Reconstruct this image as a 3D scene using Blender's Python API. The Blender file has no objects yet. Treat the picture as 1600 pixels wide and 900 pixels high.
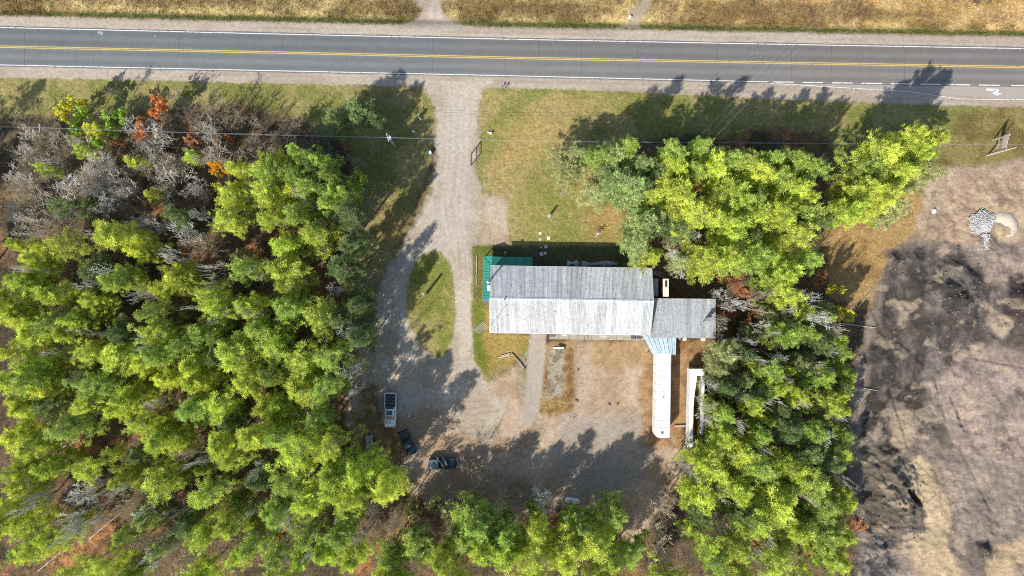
import bpy, math, random
import numpy as np
from mathutils import Vector, Matrix

# ------------------------------------------------------------------ camera, sky, sun, exposure
scene = bpy.context.scene
col = scene.collection
CAM_H = 125.0            # drone height above the ground in metres
MPP = 0.12               # metres on the ground per photo pixel
SUN_EL = math.radians(42.0)
SUN_DIR = Vector((-0.616, -0.788, 0.0))      # horizontal direction towards the sun

cam_d = bpy.data.cameras.new('camera')
cam = bpy.data.objects.new('camera', cam_d); col.objects.link(cam)
cam.location = (0, 0, CAM_H); cam.rotation_euler = (0, 0, 0)
cam_d.sensor_width = 36.0; cam_d.lens = 36.0 * CAM_H / (1600 * MPP)
cam_d.clip_start = 0.5; cam_d.clip_end = 5000
scene.camera = cam

world = bpy.data.worlds.new('World'); scene.world = world; world.use_nodes = True
wn = world.node_tree.nodes; wl = world.node_tree.links
for n in list(wn): wn.remove(n)
wo = wn.new('ShaderNodeOutputWorld'); bg = wn.new('ShaderNodeBackground'); sky = wn.new('ShaderNodeTexSky')
sky.sky_type = 'NISHITA'; sky.sun_disc = False
sky.sun_elevation = SUN_EL
sky.sun_rotation = math.atan2(SUN_DIR.x, SUN_DIR.y)
sky.air_density = 1.0; sky.dust_density = 1.0; sky.ozone_density = 1.2
bg.inputs['Strength'].default_value = 0.14
wl.new(sky.outputs[0], bg.inputs[0]); wl.new(bg.outputs[0], wo.inputs[0])

sun_d = bpy.data.lights.new('sun', 'SUN'); sun_d.energy = 4.8; sun_d.angle = math.radians(0.5)
sun_d.color = (1.0, 0.95, 0.87)
sun = bpy.data.objects.new('sun', sun_d); col.objects.link(sun)
tosun = Vector((SUN_DIR.x*math.cos(SUN_EL), SUN_DIR.y*math.cos(SUN_EL), math.sin(SUN_EL)))
sun.rotation_euler = tosun.to_track_quat('Z', 'Y').to_euler(); sun.location = (0, 0, 60)

scene.view_settings.view_transform = 'Standard'; scene.view_settings.look = 'None'
scene.view_settings.exposure = 0.45; scene.view_settings.gamma = 1.0
scene.render.engine = 'CYCLES'; scene.cycles.filter_width = 1.0; scene.cycles.use_denoising = False
scene.cycles.max_bounces = 5; scene.cycles.diffuse_bounces = 3; scene.cycles.transparent_max_bounces = 6
EXPO = 1.55              # sunlit flat white in scene-linear, used to turn photo colours into base colours

# ------------------------------------------------------------------ helpers
RNG = np.random.default_rng(7)
rnd = random.Random(11)
def lin(c):
    c = c/255.0
    return c/12.92 if c <= 0.04045 else ((c+0.055)/1.055)**2.4
def A(r, g, b, k=EXPO):   # photo sRGB of a sunlit flat surface -> base colour
    return (min(lin(r)/k, .85), min(lin(g)/k, .85), min(lin(b)/k, .85))
def W(px, py, h=0.0):     # where a point of height h stands in the place
    f = (CAM_H-h)/CAM_H*MPP
    return ((px-800)*f, (450-py)*f)

def new_mat(name, base=(.5,.5,.5), rough=.8, metal=0.0, spec=.3):
    m = bpy.data.materials.new(name); m.use_nodes = True
    b = m.node_tree.nodes['Principled BSDF']
    b.inputs['Base Color'].default_value = (*base, 1); b.inputs['Roughness'].default_value = rough
    b.inputs['Metallic'].default_value = metal; b.inputs['Specular IOR Level'].default_value = spec
    return m, b
def ND(m, t, **kw):
    n = m.node_tree.nodes.new(t)
    for k, v in kw.items(): setattr(n, k, v)
    return n
def LK(m, a, b): m.node_tree.links.new(a, b)
def noise_mul(m, src, scale, lo, hi, detail=6, rough=.65, stretch=None, coord='Object', dist=0.0):
    """src colour socket -> colour multiplied by a noise between lo and hi"""
    tc = ND(m, 'ShaderNodeTexCoord'); mp = ND(m, 'ShaderNodeMapping')
    if stretch: mp.inputs['Scale'].default_value = stretch
    if coord == 'World':
        ge = ND(m, 'ShaderNodeNewGeometry'); LK(m, ge.outputs['Position'], mp.inputs[0])
    else: LK(m, tc.outputs[coord], mp.inputs[0])
    nz = ND(m, 'ShaderNodeTexNoise'); nz.inputs['Scale'].default_value = scale
    nz.inputs['Detail'].default_value = detail; nz.inputs['Roughness'].default_value = rough
    nz.inputs['Distortion'].default_value = dist
    LK(m, mp.outputs[0], nz.inputs['Vector'])
    mr = ND(m, 'ShaderNodeMapRange'); mr.inputs['From Min'].default_value = .28; mr.inputs['From Max'].default_value = .72
    mr.inputs['To Min'].default_value = lo; mr.inputs['To Max'].default_value = hi
    LK(m, nz.outputs['Fac'], mr.inputs['Value'])
    mx = ND(m, 'ShaderNodeVectorMath', operation='SCALE')
    LK(m, src, mx.inputs[0]); LK(m, mr.outputs[0], mx.inputs['Scale'])
    return mx.outputs[0], nz.outputs['Fac']
def flat_mat(name, base, rough=.8, metal=0., var=.15, scale=3., spec=.3, bump=0., stretch=None):
    m, b = new_mat(name, base, rough, metal, spec)
    rgb = ND(m, 'ShaderNodeRGB'); rgb.outputs[0].default_value = (*base, 1)
    c, f = noise_mul(m, rgb.outputs[0], scale, 1-var, 1+var, stretch=stretch)
    LK(m, c, b.inputs['Base Color'])
    if bump:
        bp = ND(m, 'ShaderNodeBump'); bp.inputs['Strength'].default_value = bump; bp.inputs['Distance'].default_value = .03
        LK(m, f, bp.inputs['Height']); LK(m, bp.outputs[0], b.inputs['Normal'])
    return m

class MB:
    """collects simple shapes and links them as ONE mesh object"""
    def __init__(s): s.v = []; s.f = []
    def add(s, vs, fs):
        o = len(s.v); s.v += [tuple(v) for v in vs]; s.f += [tuple(i+o for i in f) for f in fs]; return s
    def box(s, x0, x1, y0, y1, z0, z1, rz=0, c=None):
        vs = [(x, y, z) for z in (z0, z1) for x, y in ((x0, y0), (x1, y0), (x1, y1), (x0, y1))]
        if rz:
            cx, cy = c if c else ((x0+x1)/2, (y0+y1)/2); ca, sa = math.cos(rz), math.sin(rz)
            vs = [(cx+(x-cx)*ca-(y-cy)*sa, cy+(x-cx)*sa+(y-cy)*ca, z) for x, y, z in vs]
        return s.add(vs, [(0,3,2,1),(4,5,6,7),(0,1,5,4),(1,2,6,5),(2,3,7,6),(3,0,4,7)])
    def tube(s, p, q, r0, r1=None, n=6, caps=True):
        r1 = r0 if r1 is None else r1
        p = Vector(p); q = Vector(q); d = (q-p)
        if d.length < 1e-6: return s
        d.normalize(); a = d.orthogonal().normalized(); b = d.cross(a)
        vs = []
        for c, r in ((p, r0), (q, r1)):
            for i in range(n):
                t = 2*math.pi*i/n; vs.append(c+a*math.cos(t)*r+b*math.sin(t)*r)
        fs = [(i, (i+1) % n, n+(i+1) % n, n+i) for i in range(n)]
        if caps: fs += [tuple(range(n-1, -1, -1)), tuple(range(n, 2*n))]
        return s.add(vs, fs)
    def path(s, pts, r, n=5):
        for a, b in zip(pts[:-1], pts[1:]): s.tube(a, b, r, r, n)
        return s
    def loft(s, rings, close=True):
        n = len(rings[0]); vs = [v for r in rings for v in r]
        fs = [(k*n+i, k*n+(i+1) % n, (k+1)*n+(i+1) % n, (k+1)*n+i) for k in range(len(rings)-1) for i in range(n)]
        if close: fs += [tuple(range(n-1, -1, -1)), tuple(range((len(rings)-1)*n, len(rings)*n))]
        return s.add(vs, fs)
    def poly(s, pts, z0, z1):
        n = len(pts)
        return s.loft([[(x, y, z0) for x, y in pts], [(x, y, z1) for x, y in pts]])
    def mesh(s, name, mat, smooth=False):
        me = bpy.data.meshes.new(name); me.from_pydata(s.v, [], s.f); me.update()
        me.materials.append(mat)
        if smooth: me.polygons.foreach_set('use_smooth', [True]*len(me.polygons))
        return me
    def build(s, name, mat, parent=None, smooth=False, loc=None):
        o = bpy.data.objects.new(name, s.mesh(name, mat, smooth)); col.objects.link(o)
        if parent: o.parent = parent
        if loc: o.location = loc
        return o
def tag(o, label=None, cat=None, group=None, kind=None):
    if label: o['label'] = label
    if cat: o['category'] = cat
    if group: o['group'] = group
    if kind: o['kind'] = kind
    return o
def thing(name, label, cat, loc=(0,0,0), rz=0, group=None):
    o = bpy.data.objects.new(name, None); col.objects.link(o); o.empty_display_size = .3
    o.location = loc; o.rotation_euler = (0, 0, rz)
    return tag(o, label, cat, group)
def inst(me, name, parent, loc=(0,0,0), rot=(0,0,0), scale=(1,1,1)):
    o = bpy.data.objects.new(name, me); col.objects.link(o); o.parent = parent
    o.location = loc; o.rotation_euler = rot; o.scale = scale; return o
def tri_mesh(name, V, F, mat, color=None):
    """V (n,3) array, F (m,3|4) array; optional per-vertex colour"""
    me = bpy.data.meshes.new(name); n, m = len(V), len(F); k = F.shape[1]
    me.vertices.add(n); me.vertices.foreach_set('co', np.asarray(V, np.float32).ravel())
    me.loops.add(m*k); me.loops.foreach_set('vertex_index', np.asarray(F, np.int32).ravel())
    me.polygons.add(m); me.polygons.foreach_set('loop_start', np.arange(0, m*k, k, dtype=np.int32))
    me.update(calc_edges=True)
    if color is not None:
        at = me.color_attributes.new('tint', 'FLOAT_COLOR', 'POINT')
        c = np.ones((n, 4), np.float32); c[:, :color.shape[1]] = color
        at.data.foreach_set('color', c.ravel())
    me.materials.append(mat)
    return me

# value noise on arrays
def vnoise(x, y, scale, seed):
    r = np.random.default_rng(seed); T = r.random((256, 256))
    u = np.asarray(x)/scale+1000.3; v = np.asarray(y)/scale+1000.7
    iu = np.floor(u).astype(int); iv = np.floor(v).astype(int); fu = u-iu; fv = v-iv
    fu = fu*fu*(3-2*fu); fv = fv*fv*(3-2*fv)
    a = T[iu % 256, iv % 256]; b = T[(iu+1) % 256, iv % 256]; c = T[iu % 256, (iv+1) % 256]; d = T[(iu+1) % 256, (iv+1) % 256]
    return (a*(1-fu)+b*fu)*(1-fv)+(c*(1-fu)+d*fu)*fv
def fbm(x, y, scale, seed, octv=4, gain=.55):
    s = 0; a = 1; t = 0
    x = np.asarray(x, float); y = np.asarray(y, float)
    for k in range(octv):
        an = .6+seed*.37+k*1.1; ca, sa = math.cos(an), math.sin(an)
        s = s+a*vnoise(x*ca-y*sa, x*sa+y*ca, scale/2**k, seed*17+k); t += a; a *= gain
    return s/t
def sst(a, b, x):
    t = np.clip((x-a)/(b-a), 0, 1); return t*t*(3-2*t)
def sdist(X, Y, poly):
    """signed distance to polygon given in photo pixels on the ground; negative inside; same units as X, Y"""
    P = np.array(poly, float); inside = np.zeros(X.shape, bool); d = np.full(X.shape, 1e9)
    for i in range(len(P)):
        x1, y1 = P[i]; x2, y2 = P[(i+1) % len(P)]
        dx, dy = x2-x1, y2-y1; L = dx*dx+dy*dy+1e-9
        t = np.clip(((X-x1)*dx+(Y-y1)*dy)/L, 0, 1)
        d = np.minimum(d, (X-x1-t*dx)**2+(Y-y1-t*dy)**2)
        cond = ((y1 > Y) != (y2 > Y)) & (X < (x2-x1)*(Y-y1)/(y2-y1+1e-12)+x1)
        inside ^= cond
    d = np.sqrt(d); return np.where(inside, -d, d)

# ------------------------------------------------------------------ road line (photo px on the ground)
RX = [-6000, 0, 400, 800, 1200, 1600, 7000]
R_TOP = [-107, 43, 52.5, 61.5, 69, 76, 170]     # north white edge line
R_MID = [-77, 73, 81.5, 90.5, 98, 105, 199]
R_BOT = [-49, 101.5, 110, 118.5, 128, 134, 228]
def ry(tab, px): return np.interp(px, RX, tab)

# ------------------------------------------------------------------ ground field
fx = np.arange(-104, 104.01, .25); fy = np.arange(-61, 61.01, .25)
ext = np.cumsum(1.28**np.arange(1, 22)*.9)
xs = np.concatenate([(-104-ext)[::-1], fx, 104+ext]); ys = np.concatenate([(-61-ext)[::-1], fy, 61+ext])
GX, GY = np.meshgrid(xs, ys, indexing='ij')
PX = GX/MPP+800; PY = 450-GY/MPP            # ground position in photo pixel units
n1 = fbm(PX, PY, 60, 1, 5)-.5; n2 = fbm(PX, PY, 16, 2, 4)-.5; n3 = fbm(PX, PY, 6, 3, 3)-.5
wob = n1*26+n2*12+n3*7                        # wobble of outlines in px
wob_s = n2*7+n3*6
big = fbm(PX, PY, 180, 4, 4); mid = fbm(PX, PY, 38, 5, 4); sm = fbm(PX, PY, 9, 6, 3)
C = np.zeros(PX.shape+(3,)); CLS = np.zeros(PX.shape, int); HT = np.zeros(PX.shape)
def paint(mask, colr):
    global C
    colr = np.array(colr, float)
    C = C*(1-mask[..., None])+colr*mask[..., None]
def mixc(a, b, t):
    return np.array(a)*(1-t[..., None])+np.array(b)*t[..., None]
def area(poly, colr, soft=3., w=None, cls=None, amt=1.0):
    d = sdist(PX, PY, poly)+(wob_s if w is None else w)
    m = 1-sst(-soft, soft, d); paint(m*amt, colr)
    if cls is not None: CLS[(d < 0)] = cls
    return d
CN = ['forest_floor', 'field', 'road_shoulder', 'lawn', 'gravel_driveway', 'dirt_yard', 'quarry_ground', 'concrete_path']
# forest floor
C[:] = mixc(A(128, 104, 78), A(88, 78, 60), sst(.35, .65, mid))
paint(sst(.55, .8, fbm(PX, PY, 28, 9, 3))*.85, A(176, 126, 86))
area([(560,130),(690,130),(690,300),(650,380),(610,460),(600,700),(540,640),(535,420),(560,300)], mixc(A(138, 118, 82), A(112, 98, 66), sst(.4, .6, mid)), 10, wob, 3)
area([(730,130),(800,130),(800,620),(730,620)], mixc(A(160, 144, 96), A(150, 132, 92), sst(.4, .6, mid)), 6, wob_s, 3)
paint(sst(.55, .8, sm)*.5, A(120, 105, 80))
# north field
north = ry(R_TOP, PX)-20-PY
fieldc = mixc(A(196, 176, 122), A(160, 142, 90), sst(.4, .62, mid))
right = sst(850, 1150, PX+n1*200)
fieldc = fieldc*(1-right[..., None])+mixc(A(214, 184, 128), A(186, 156, 102), sst(.4, .65, mid))*right[..., None]
paint(sst(-1, 1, north+wob_s*.4), fieldc); CLS[north+wob_s*.4 > 0] = 1
paint((1-sst(5, 14, north+wob_s))*sst(-1, 1, north+wob_s*.4)*.9, A(112, 118, 60))
paint(sst(9, 12, north+wob_s)*(1-sst(15, 24, north+wob_s))*sst(.4, .6, mid)*.6, A(80, 72, 44))
for p in ([(560,2),(700,2),(700,26),(640,24),(560,18)], [(700,2),(960,6),(965,24),(840,30),(715,22)], [(60,-4),(0,4),(0,22),(60,20)], [(200,-8),(400,-8),(400,10),(200,8)], [(1080,0),(1330,4),(1440,24),(1300,40),(1060,34)]):
    area(p, A(124, 102, 66), 6, wob*.5, None, .6)
area([(60,-20),(90,-20),(125,30),(108,32)], A(165, 140, 92), 2, wob_s*.3, None, .8)
area([(0,200),(470,170),(470,260),(320,350),(0,360)], mixc(A(136, 118, 88), A(98, 86, 66), sst(.4, .6, mid)), 14, wob, 0)
# south general grass verge
verge = PY-ry(R_BOT, PX)-18
vcol = mixc(A(166, 154, 98), A(140, 140, 76), sst(.42, .6, mid)); vcol = vcol*(.9+.25*sm[..., None])
dv = area([(-6000,60),(7000,60),(7000,400),(1600,262),(1540,262),(1440,300),(1400,360),(1330,420),(1300,420),(1290,200),(860,220),(560,225),(400,165),(20,185),(-6000,100)], vcol, 8, wob, 3)
area([(755,138),(1010,150),(960,250),(975,370),(965,420),(800,415),(775,385),(792,310),(735,300),(750,250),(745,195)], mixc(A(178, 160, 104), A(150, 146, 82), sst(.4, .62, mid)), 3, wob_s, 3)
area([(780,260),(860,250),(880,200),(840,170),(775,200)], A(186, 160, 98), 14, wob, None, .6)
area([(905,310),(985,300),(985,385),(925,375)], A(188, 152, 92), 18, wob*1.3, None, .55)
area([(815,300),(900,300),(905,376),(805,380)], A(142, 146, 68), 20, wob*1.4, None, .5)
area([(560,130),(650,133),(665,165),(668,215),(672,250),(655,300),(640,345),(628,375),(600,470),(560,470),(545,300)], mixc(A(164, 150, 98), A(142, 136, 78), sst(.42, .6, mid)), 5, wob_s, 3)
area([(600,330),(645,330),(620,395),(596,400)], A(184, 148, 92), 12, wob, None, .55)
for gx_, gy_, gr_ in ((130,700,30),(255,650,20),(150,835,34),(100,880,30),(240,822,18),(70,540,14),(330,490,14),(250,335,20),(330,412,14),(700,800,14),(560,880,20)):
    paint((1-sst(gr_*.6, gr_*1.3, np.hypot(PX-gx_, PY-gy_)+wob*.6))*.8, mixc(A(196, 142, 92), A(150, 104, 68), sst(.4, .6, sm)))
# quarry side
tan = mixc(A(186, 152, 98), A(160, 130, 84), sst(.4, .62, mid))
area([(1290,330),(1330,300),(1440,300),(1460,330),(1400,400),(1385,470),(1340,480),(1290,470)], tan, 8, wob, 3)
area([(1500,170),(1600,165),(2200,150),(2200,300),(1600,262),(1540,262),(1500,290),(1440,300)], mixc(A(150, 136, 84), A(126, 112, 66), sst(.4, .62, mid)), 10, wob, 3, 1)
Q = [(1545,262),(1600,255),(7000,260),(7000,1700),(1300,1700),(1335,900),(1325,700),(1328,620),(1335,560),(1365,480),(1390,390),(1440,360),(1455,300),(1500,272)]
qn = fbm(PX, PY*.8, 70, 21, 5); qm = fbm(PX, PY, 24, 22, 4)
qcol = mixc(A(170, 154, 142), A(132, 121, 114), sst(.42, .6, qn)); qcol = qcol*(.85+.3*qm[..., None])
dq = area(Q, qcol, 7, wob*1.1, 6)
inq = (dq < 0)
area([(1450,262),(1700,255),(1700,375),(1470,385),(1430,370)], mixc(A(202, 180, 152), A(184, 160, 140), sst(.4, .6, qm)), 8, wob*.6)
area([(1380,385),(1500,380),(1540,440),(1600,440),(1700,560),(1640,600),(1500,600),(1430,640),(1350,620),(1350,560),(1380,480)], mixc(A(84, 79, 77), A(134, 124, 119), sst(.42, .62, qm*.5+.5*fbm(PX*2.2, PY*.5, 40, 25, 5))), 9, wob*.9)
area([(1440,410),(1500,395),(1530,440),(1530,480),(1480,490),(1440,465)], mixc(A(70, 67, 66), A(126, 119, 114), sst(.42, .58, qm)), 6, wob*.7, None, .9)
area([(1460,460),(1500,450),(1520,470),(1500,485),(1470,480)], A(70, 68, 66), 3, wob_s*1.5, None, .9)
area([(1575,430),(1720,430),(1720,540),(1600,525),(1565,490)], A(76, 66, 68), 5, wob_s*1.6, None, .95)
area([(1545,480),(1572,500),(1578,525),(1562,530),(1540,505)], A(182, 166, 146), 5, wob*.6)
area([(1448,600),(1520,545),(1585,540),(1640,620),(1650,760),(1520,720),(1490,700),(1470,640)], mixc(A(186, 168, 158), A(166, 150, 142), sst(.4, .6, qm)), 7, wob*.6)
area([(1350,600),(1430,600),(1480,720),(1430,720),(1410,800),(1430,830),(1360,880),(1345,800)], mixc(A(76, 71, 68), A(130, 121, 114), sst(.42, .6, qm)), 7, wob*.8)
area([(1348,690),(1400,690),(1440,740),(1443,800),(1430,840),(1390,850),(1352,810)], mixc(A(96, 89, 82), A(126, 117, 108), sst(.4, .6, qm)), 4, wob_s*1.5, None, .9)
area([(1345,850),(1385,835),(1405,860),(1395,930),(1345,930)], mixc(A(58, 60, 66), A(120, 120, 124), sst(.45, .55, sm)), 5, wob_s*1.5, None, .85)
paint(inq*sst(.56, .64, fbm(PX*1.2, PY, 34, 26, 5))*.45, A(104, 96, 90)); paint(inq*sst(.60, .68, fbm(PX, PY*1.3, 26, 27, 5))*.5, A(206, 188, 164))
area([(1397,642),(1425,645),(1430,690),(1412,710),(1398,690)], A(196, 177, 152), 7, wob*.8)
area([(1405,730),(1440,715),(1480,735),(1494,760),(1490,800),(1480,830),(1445,830),(1440,785),(1415,755)], A(208, 187, 156), 3.5, wob_s*1.6)
area([(1425,835),(1475,825),(1480,870),(1530,930),(1440,930),(1420,870)], A(202, 181, 150), 6, wob*.8)
area([(1540,860),(1640,820),(1700,900),(1640,960),(1550,960)], mixc(A(202, 180, 148), A(180, 160, 138), sst(.4, .6, qm)), 10, wob*.7)
area([(1440,690),(1600,730),(1660,820),(1500,850),(1490,790)], mixc(A(150, 138, 130), A(176, 162, 150), sst(.4, .6, qm)), 10, wob*.7, None, .8)
area([(1520,845),(1545,845),(1545,868),(1525,865)], A(92, 86, 80), 4, wob*.7)
for (ax, ay, bx, by) in ((1488,622,1500,655),(1472,632,1479,658),(1462,590,1470,640),(1497,640,1508,672),(1390,600,1420,700),(1520,560,1600,575),(1500,700,1560,820),(1360,480,1400,560)):
    t = np.clip(((PX-ax)*(bx-ax)+(PY-ay)*(by-ay))/((bx-ax)**2+(by-ay)**2), 0, 1)
    d = np.hypot(PX-ax-t*(bx-ax), PY-ay-t*(by-ay))+n3*2
    paint((1-sst(.6, 2.2, d))*.55*inq, A(112, 100, 94)); HT -= (1-sst(.5, 3, d))*.18*inq
# quarry relief
rid = np.abs(fbm(PX*1.0, PY*1.0, 30, 31, 5)-.5)*2
rug = sst(2, 30, -dq)
HT += inq*rug*((fbm(PX, PY, 90, 32, 4)-.5)*1.7+(.35-rid)*.75+(sm-.5)*.30+(fbm(PX, PY, 5, 33, 2)-.5)*.14)
def mound(cx, cy, rx, ryy, h, rough=.3, rot=0., pw=1.0):
    global HT
    ca, sa = math.cos(rot), math.sin(rot)
    u = ((PX-cx)*ca+(PY-cy)*sa)/rx; v = (-(PX-cx)*sa+(PY-cy)*ca)/ryy
    r = np.sqrt(u*u+v*v)+n2*.22
    HT += h*sst(0, 1, 1-r)**pw*(1+rough*(n3*1.6+n2))
mound(1490, 440, 52, 46, 2.2, .6); mound(1485, 432, 26, 22, -1.8, .8); mound(1492, 470, 26, 16, 1.2, .8)
mound(1602, 480, 44, 44, 4.0, .2); mound(1395, 408, 30, 20, 1.2, .7); mound(1430, 404, 26, 18, .9, .7)
mound(1396, 770, 48, 90, 3.0, .35, -.35); mound(1425, 775, 19, 6.5, -3.4, .1, .78, .6)
mound(1560, 505, 26, 20, 1.2, .9); mound(1532, 855, 15, 12, .8, .8); mound(1372, 850, 28, 40, 1.2, .9)
mound(1448, 770, 55, 60, .9, .1)
gul = np.abs(fbm(PX*.5+PY*.3, PY*1.4-PX*.5, 22, 71, 4)-.5)*3
bank = (1-sst(-6, 18, sdist(PX, PY, [(1350,700),(1400,690),(1440,740),(1430,840),(1352,880)])))
HT += bank*(gul-.4)*.8+bank*(sm-.5)*.5+inq*rug*np.abs(n3)*.5*sst(.5, .62, qm)
QH = inq*1.0
# driveway, yard, loops
gr = mixc(A(206, 192, 172), A(190, 174, 152), sst(.4, .62, mid)); dirt = mixc(A(204, 180, 154), A(186, 158, 128), sst(.4, .62, mid))
area([(735,300),(792,306),(794,388),(740,384)], mixc(A(204, 186, 162), A(190, 168, 142), sst(.4, .6, mid)), 6, wob_s*1.3, 5)
area([(560,545),(720,575),(740,560),(760,588),(830,560),(835,530),(1030,532),(1080,560),(1100,720),(1060,760),(1030,800),(985,850),(940,800),(860,790),(800,830),(720,800),(640,770),(570,720),(540,640),(545,590)], dirt, 7, wob, 5)
area([(560,600),(600,600),(640,770),(560,740)], mixc(A(176, 138, 84), A(130, 104, 70), sst(.4, .6, sm)), 8, wob, None, .8)
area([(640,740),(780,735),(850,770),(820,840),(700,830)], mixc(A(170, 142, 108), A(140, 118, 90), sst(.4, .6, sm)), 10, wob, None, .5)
area([(880,650),(1000,640),(1030,700),(1000,760),(920,780),(860,740)], A(172, 162, 150), 14, wob, None, .7)
area([(1015,555),(1105,530),(1105,560),(1080,600),(1078,700),(1000,700),(1000,600)], mixc(A(184, 144, 100), A(152, 118, 82), sst(.4, .6, sm)), 6, wob*.6, None, .85)
area([(890,530),(1030,530),(1020,570),(960,580),(900,560)], mixc(A(184, 150, 102), A(160, 136, 88), sst(.4, .6, sm)), 8, wob_s, None, .65)
DRV = [(648,118),(775,120),(752,140),(746,180),(746,230),(738,262),(752,290),(752,360),(738,388),(736,470),(738,560),(752,590),(790,640),(760,700),(690,640),(650,640),(600,660),(590,600),(588,520),(590,460),(606,420),(628,385),(650,345),(672,300),(681,260),(682,215),(680,170),(668,145)]
area(DRV, A(170, 156, 130), 5, wob_s*1.5-3, None, .6)
area(DRV, gr, 5, wob_s*1.5, 4)
area([(700,150),(742,170),(735,300),(730,380),(700,395),(655,400),(625,440),(610,430),(650,370),(690,300),(695,200)], A(200, 190, 180), 12, wob*.5, None, .5)
for off in (0, 9, 22, 31):     # wheel tracks from the highway to the yard
    pts = [(702+off*.9, 135), (698+off, 250), (690+off, 320), (705+off*.8, 400), (718+off*.5, 500), (722+off*.6, 580)]
    for (ax, ay), (bx, by) in zip(pts[:-1], pts[1:]):
        t = np.clip(((PX-ax)*(bx-ax)+(PY-ay)*(by-ay))/((bx-ax)**2+(by-ay)**2), 0, 1)
        d = np.hypot(PX-ax-t*(bx-ax), PY-ay-t*(by-ay))+n3*3
        paint((1-sst(.8, 3.8, d))*.34, A(218, 207, 193))
for rad in (0, 8, 20, 28):
    for (cx, cy, R0, a0, a1) in ((770, 640, 60, 0, 3.2), (655, 480, 60, 2.0, 4.3)):
        d = np.abs(np.hypot(PX-cx, PY-cy)-R0-rad)+n3*2
        an = np.mod(np.arctan2(PY-cy, PX-cx), 2*np.pi)
        paint((1-sst(.6, 2.4, d))*.3*((an > a0) & (an < a1)), A(150, 132, 116))
# fine arcs of tyre tracks in the yard
for k in range(16):
    cx, cy = 700+k*6, 330+k*3; R0 = 300+k*6.5
    d = np.abs(np.hypot(PX-cx, PY-cy)-R0)+n3*1.5
    m = (PX > 690) & (PX < 1010) & (PY > 590) & (PY < 720)
    paint((1-sst(.4, 1.8, d))*.3*m*sst(.35, .6, mid), A(140, 118, 98))
# lawn island and patches by the hall
gcol = mixc(A(160, 152, 88), A(134, 138, 66), sst(.4, .6, mid)); gcol = gcol*(.9+.25*sm[..., None])
isl = area([(655,402),(672,392),(690,395),(703,412),(710,450),(712,490),(708,525),(698,550),(686,562),(662,545),(640,510),(634,470),(640,430)], gcol, 2.5, wob_s*.6, 3)
area([(640,505),(665,505),(690,540),(688,565),(655,548)], A(172, 156, 110), 8, wob, None, .5)
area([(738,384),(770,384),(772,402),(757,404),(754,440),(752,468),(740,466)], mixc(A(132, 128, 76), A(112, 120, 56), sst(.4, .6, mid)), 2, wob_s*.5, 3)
area([(738,472),(752,470),(766,485),(768,521),(830,524),(830,556),(806,566),(782,574),(762,590),(742,562)], mixc(A(176, 152, 88), A(150, 134, 70), sst(.4, .6, mid)), 3, wob_s*.6, 3)
area([(738,472),(752,470),(760,500),(752,530),(760,560),(762,588),(742,562)], A(112, 128, 44), 4, wob_s*.6, None, .85)
# strip of rubble and weeds
area([(857,540),(878,532),(905,538),(905,590),(895,640),(870,650),(845,646),(845,600)], mixc(A(178, 148, 98), A(150, 116, 70), sst(.4, .6, sm)), 5, wob_s, 3)
area([(858,545),(882,545),(880,620),(852,625)], mixc(A(184, 176, 160), A(148, 136, 120), sst(.4, .6, sm)), 5, wob_s, None, .8)
area([(886,545),(900,540),(900,620),(888,625)], A(128, 96, 54), 4, wob_s, None, .7)
area([(895,535),(925,535),(922,640),(900,660)], A(196, 176, 156), 6, wob_s, 5, .6)
area([(828,521),(854,521),(851,560),(848,600),(842,640),(830,665),(812,665),(820,620),(824,560)], A(188, 176, 160), 2.2, wob_s*.35, 7)
area([(806,560),(824,548),(824,590),(812,630),(806,600)], mixc(A(150, 146, 100), A(170, 160, 130), sst(.4, .6, sm)), 3, wob_s, None, .8)
# shade side of the hall
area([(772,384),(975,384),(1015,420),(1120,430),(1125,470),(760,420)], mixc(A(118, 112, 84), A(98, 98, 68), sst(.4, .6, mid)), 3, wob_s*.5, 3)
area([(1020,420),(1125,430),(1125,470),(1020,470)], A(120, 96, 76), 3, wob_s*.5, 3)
# russet floor in the east wood
area([(1150,400),(1210,390),(1215,450),(1170,480),(1140,450)], mixc(A(184, 128, 92), A(150, 98, 68), sst(.4, .6, sm)), 8, wob)
# shoulders
sh = mixc(A(198, 183, 164), A(184, 168, 150), sst(.4, .62, fbm(PX*.25, PY*2, 30, 41, 3)))
yt = ry(R_TOP, PX); yb = ry(R_BOT, PX)
d = np.maximum(yt-19-PY, PY-(yb+np.interp(PX, [900, 1200, 1500, 1700], [19.5, 26, 33, 34])))+wob_s*.55
m = 1-sst(-1.8, 1.8, d); paint(m, sh); CLS[d < 0] = 2
for off in (5, 12, -6, -13, -4):
    y0 = (yb+off) if off > 0 else (yt+off)
    paint((1-sst(.3, 1.6, np.abs(PY-y0)+n3*2))*.35, A(208, 196, 180))
area([(640,-4),(688,-4),(690,20),(715,38),(750,44),(620,42),(648,30),(662,14)], mixc(A(192,180,164), A(178,164,146), sst(.4,.6,mid)), 4, wob_s*.7, 4)
area([(985,16),(1010,-10),(1030,-10),(1002,30),(1000,46),(960,44),(982,34)], A(178,164,138), 3, wob_s*.7, 4)
area([(655,125),(770,126),(760,138),(668,140)], gr, 8, wob_s, 4)
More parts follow.
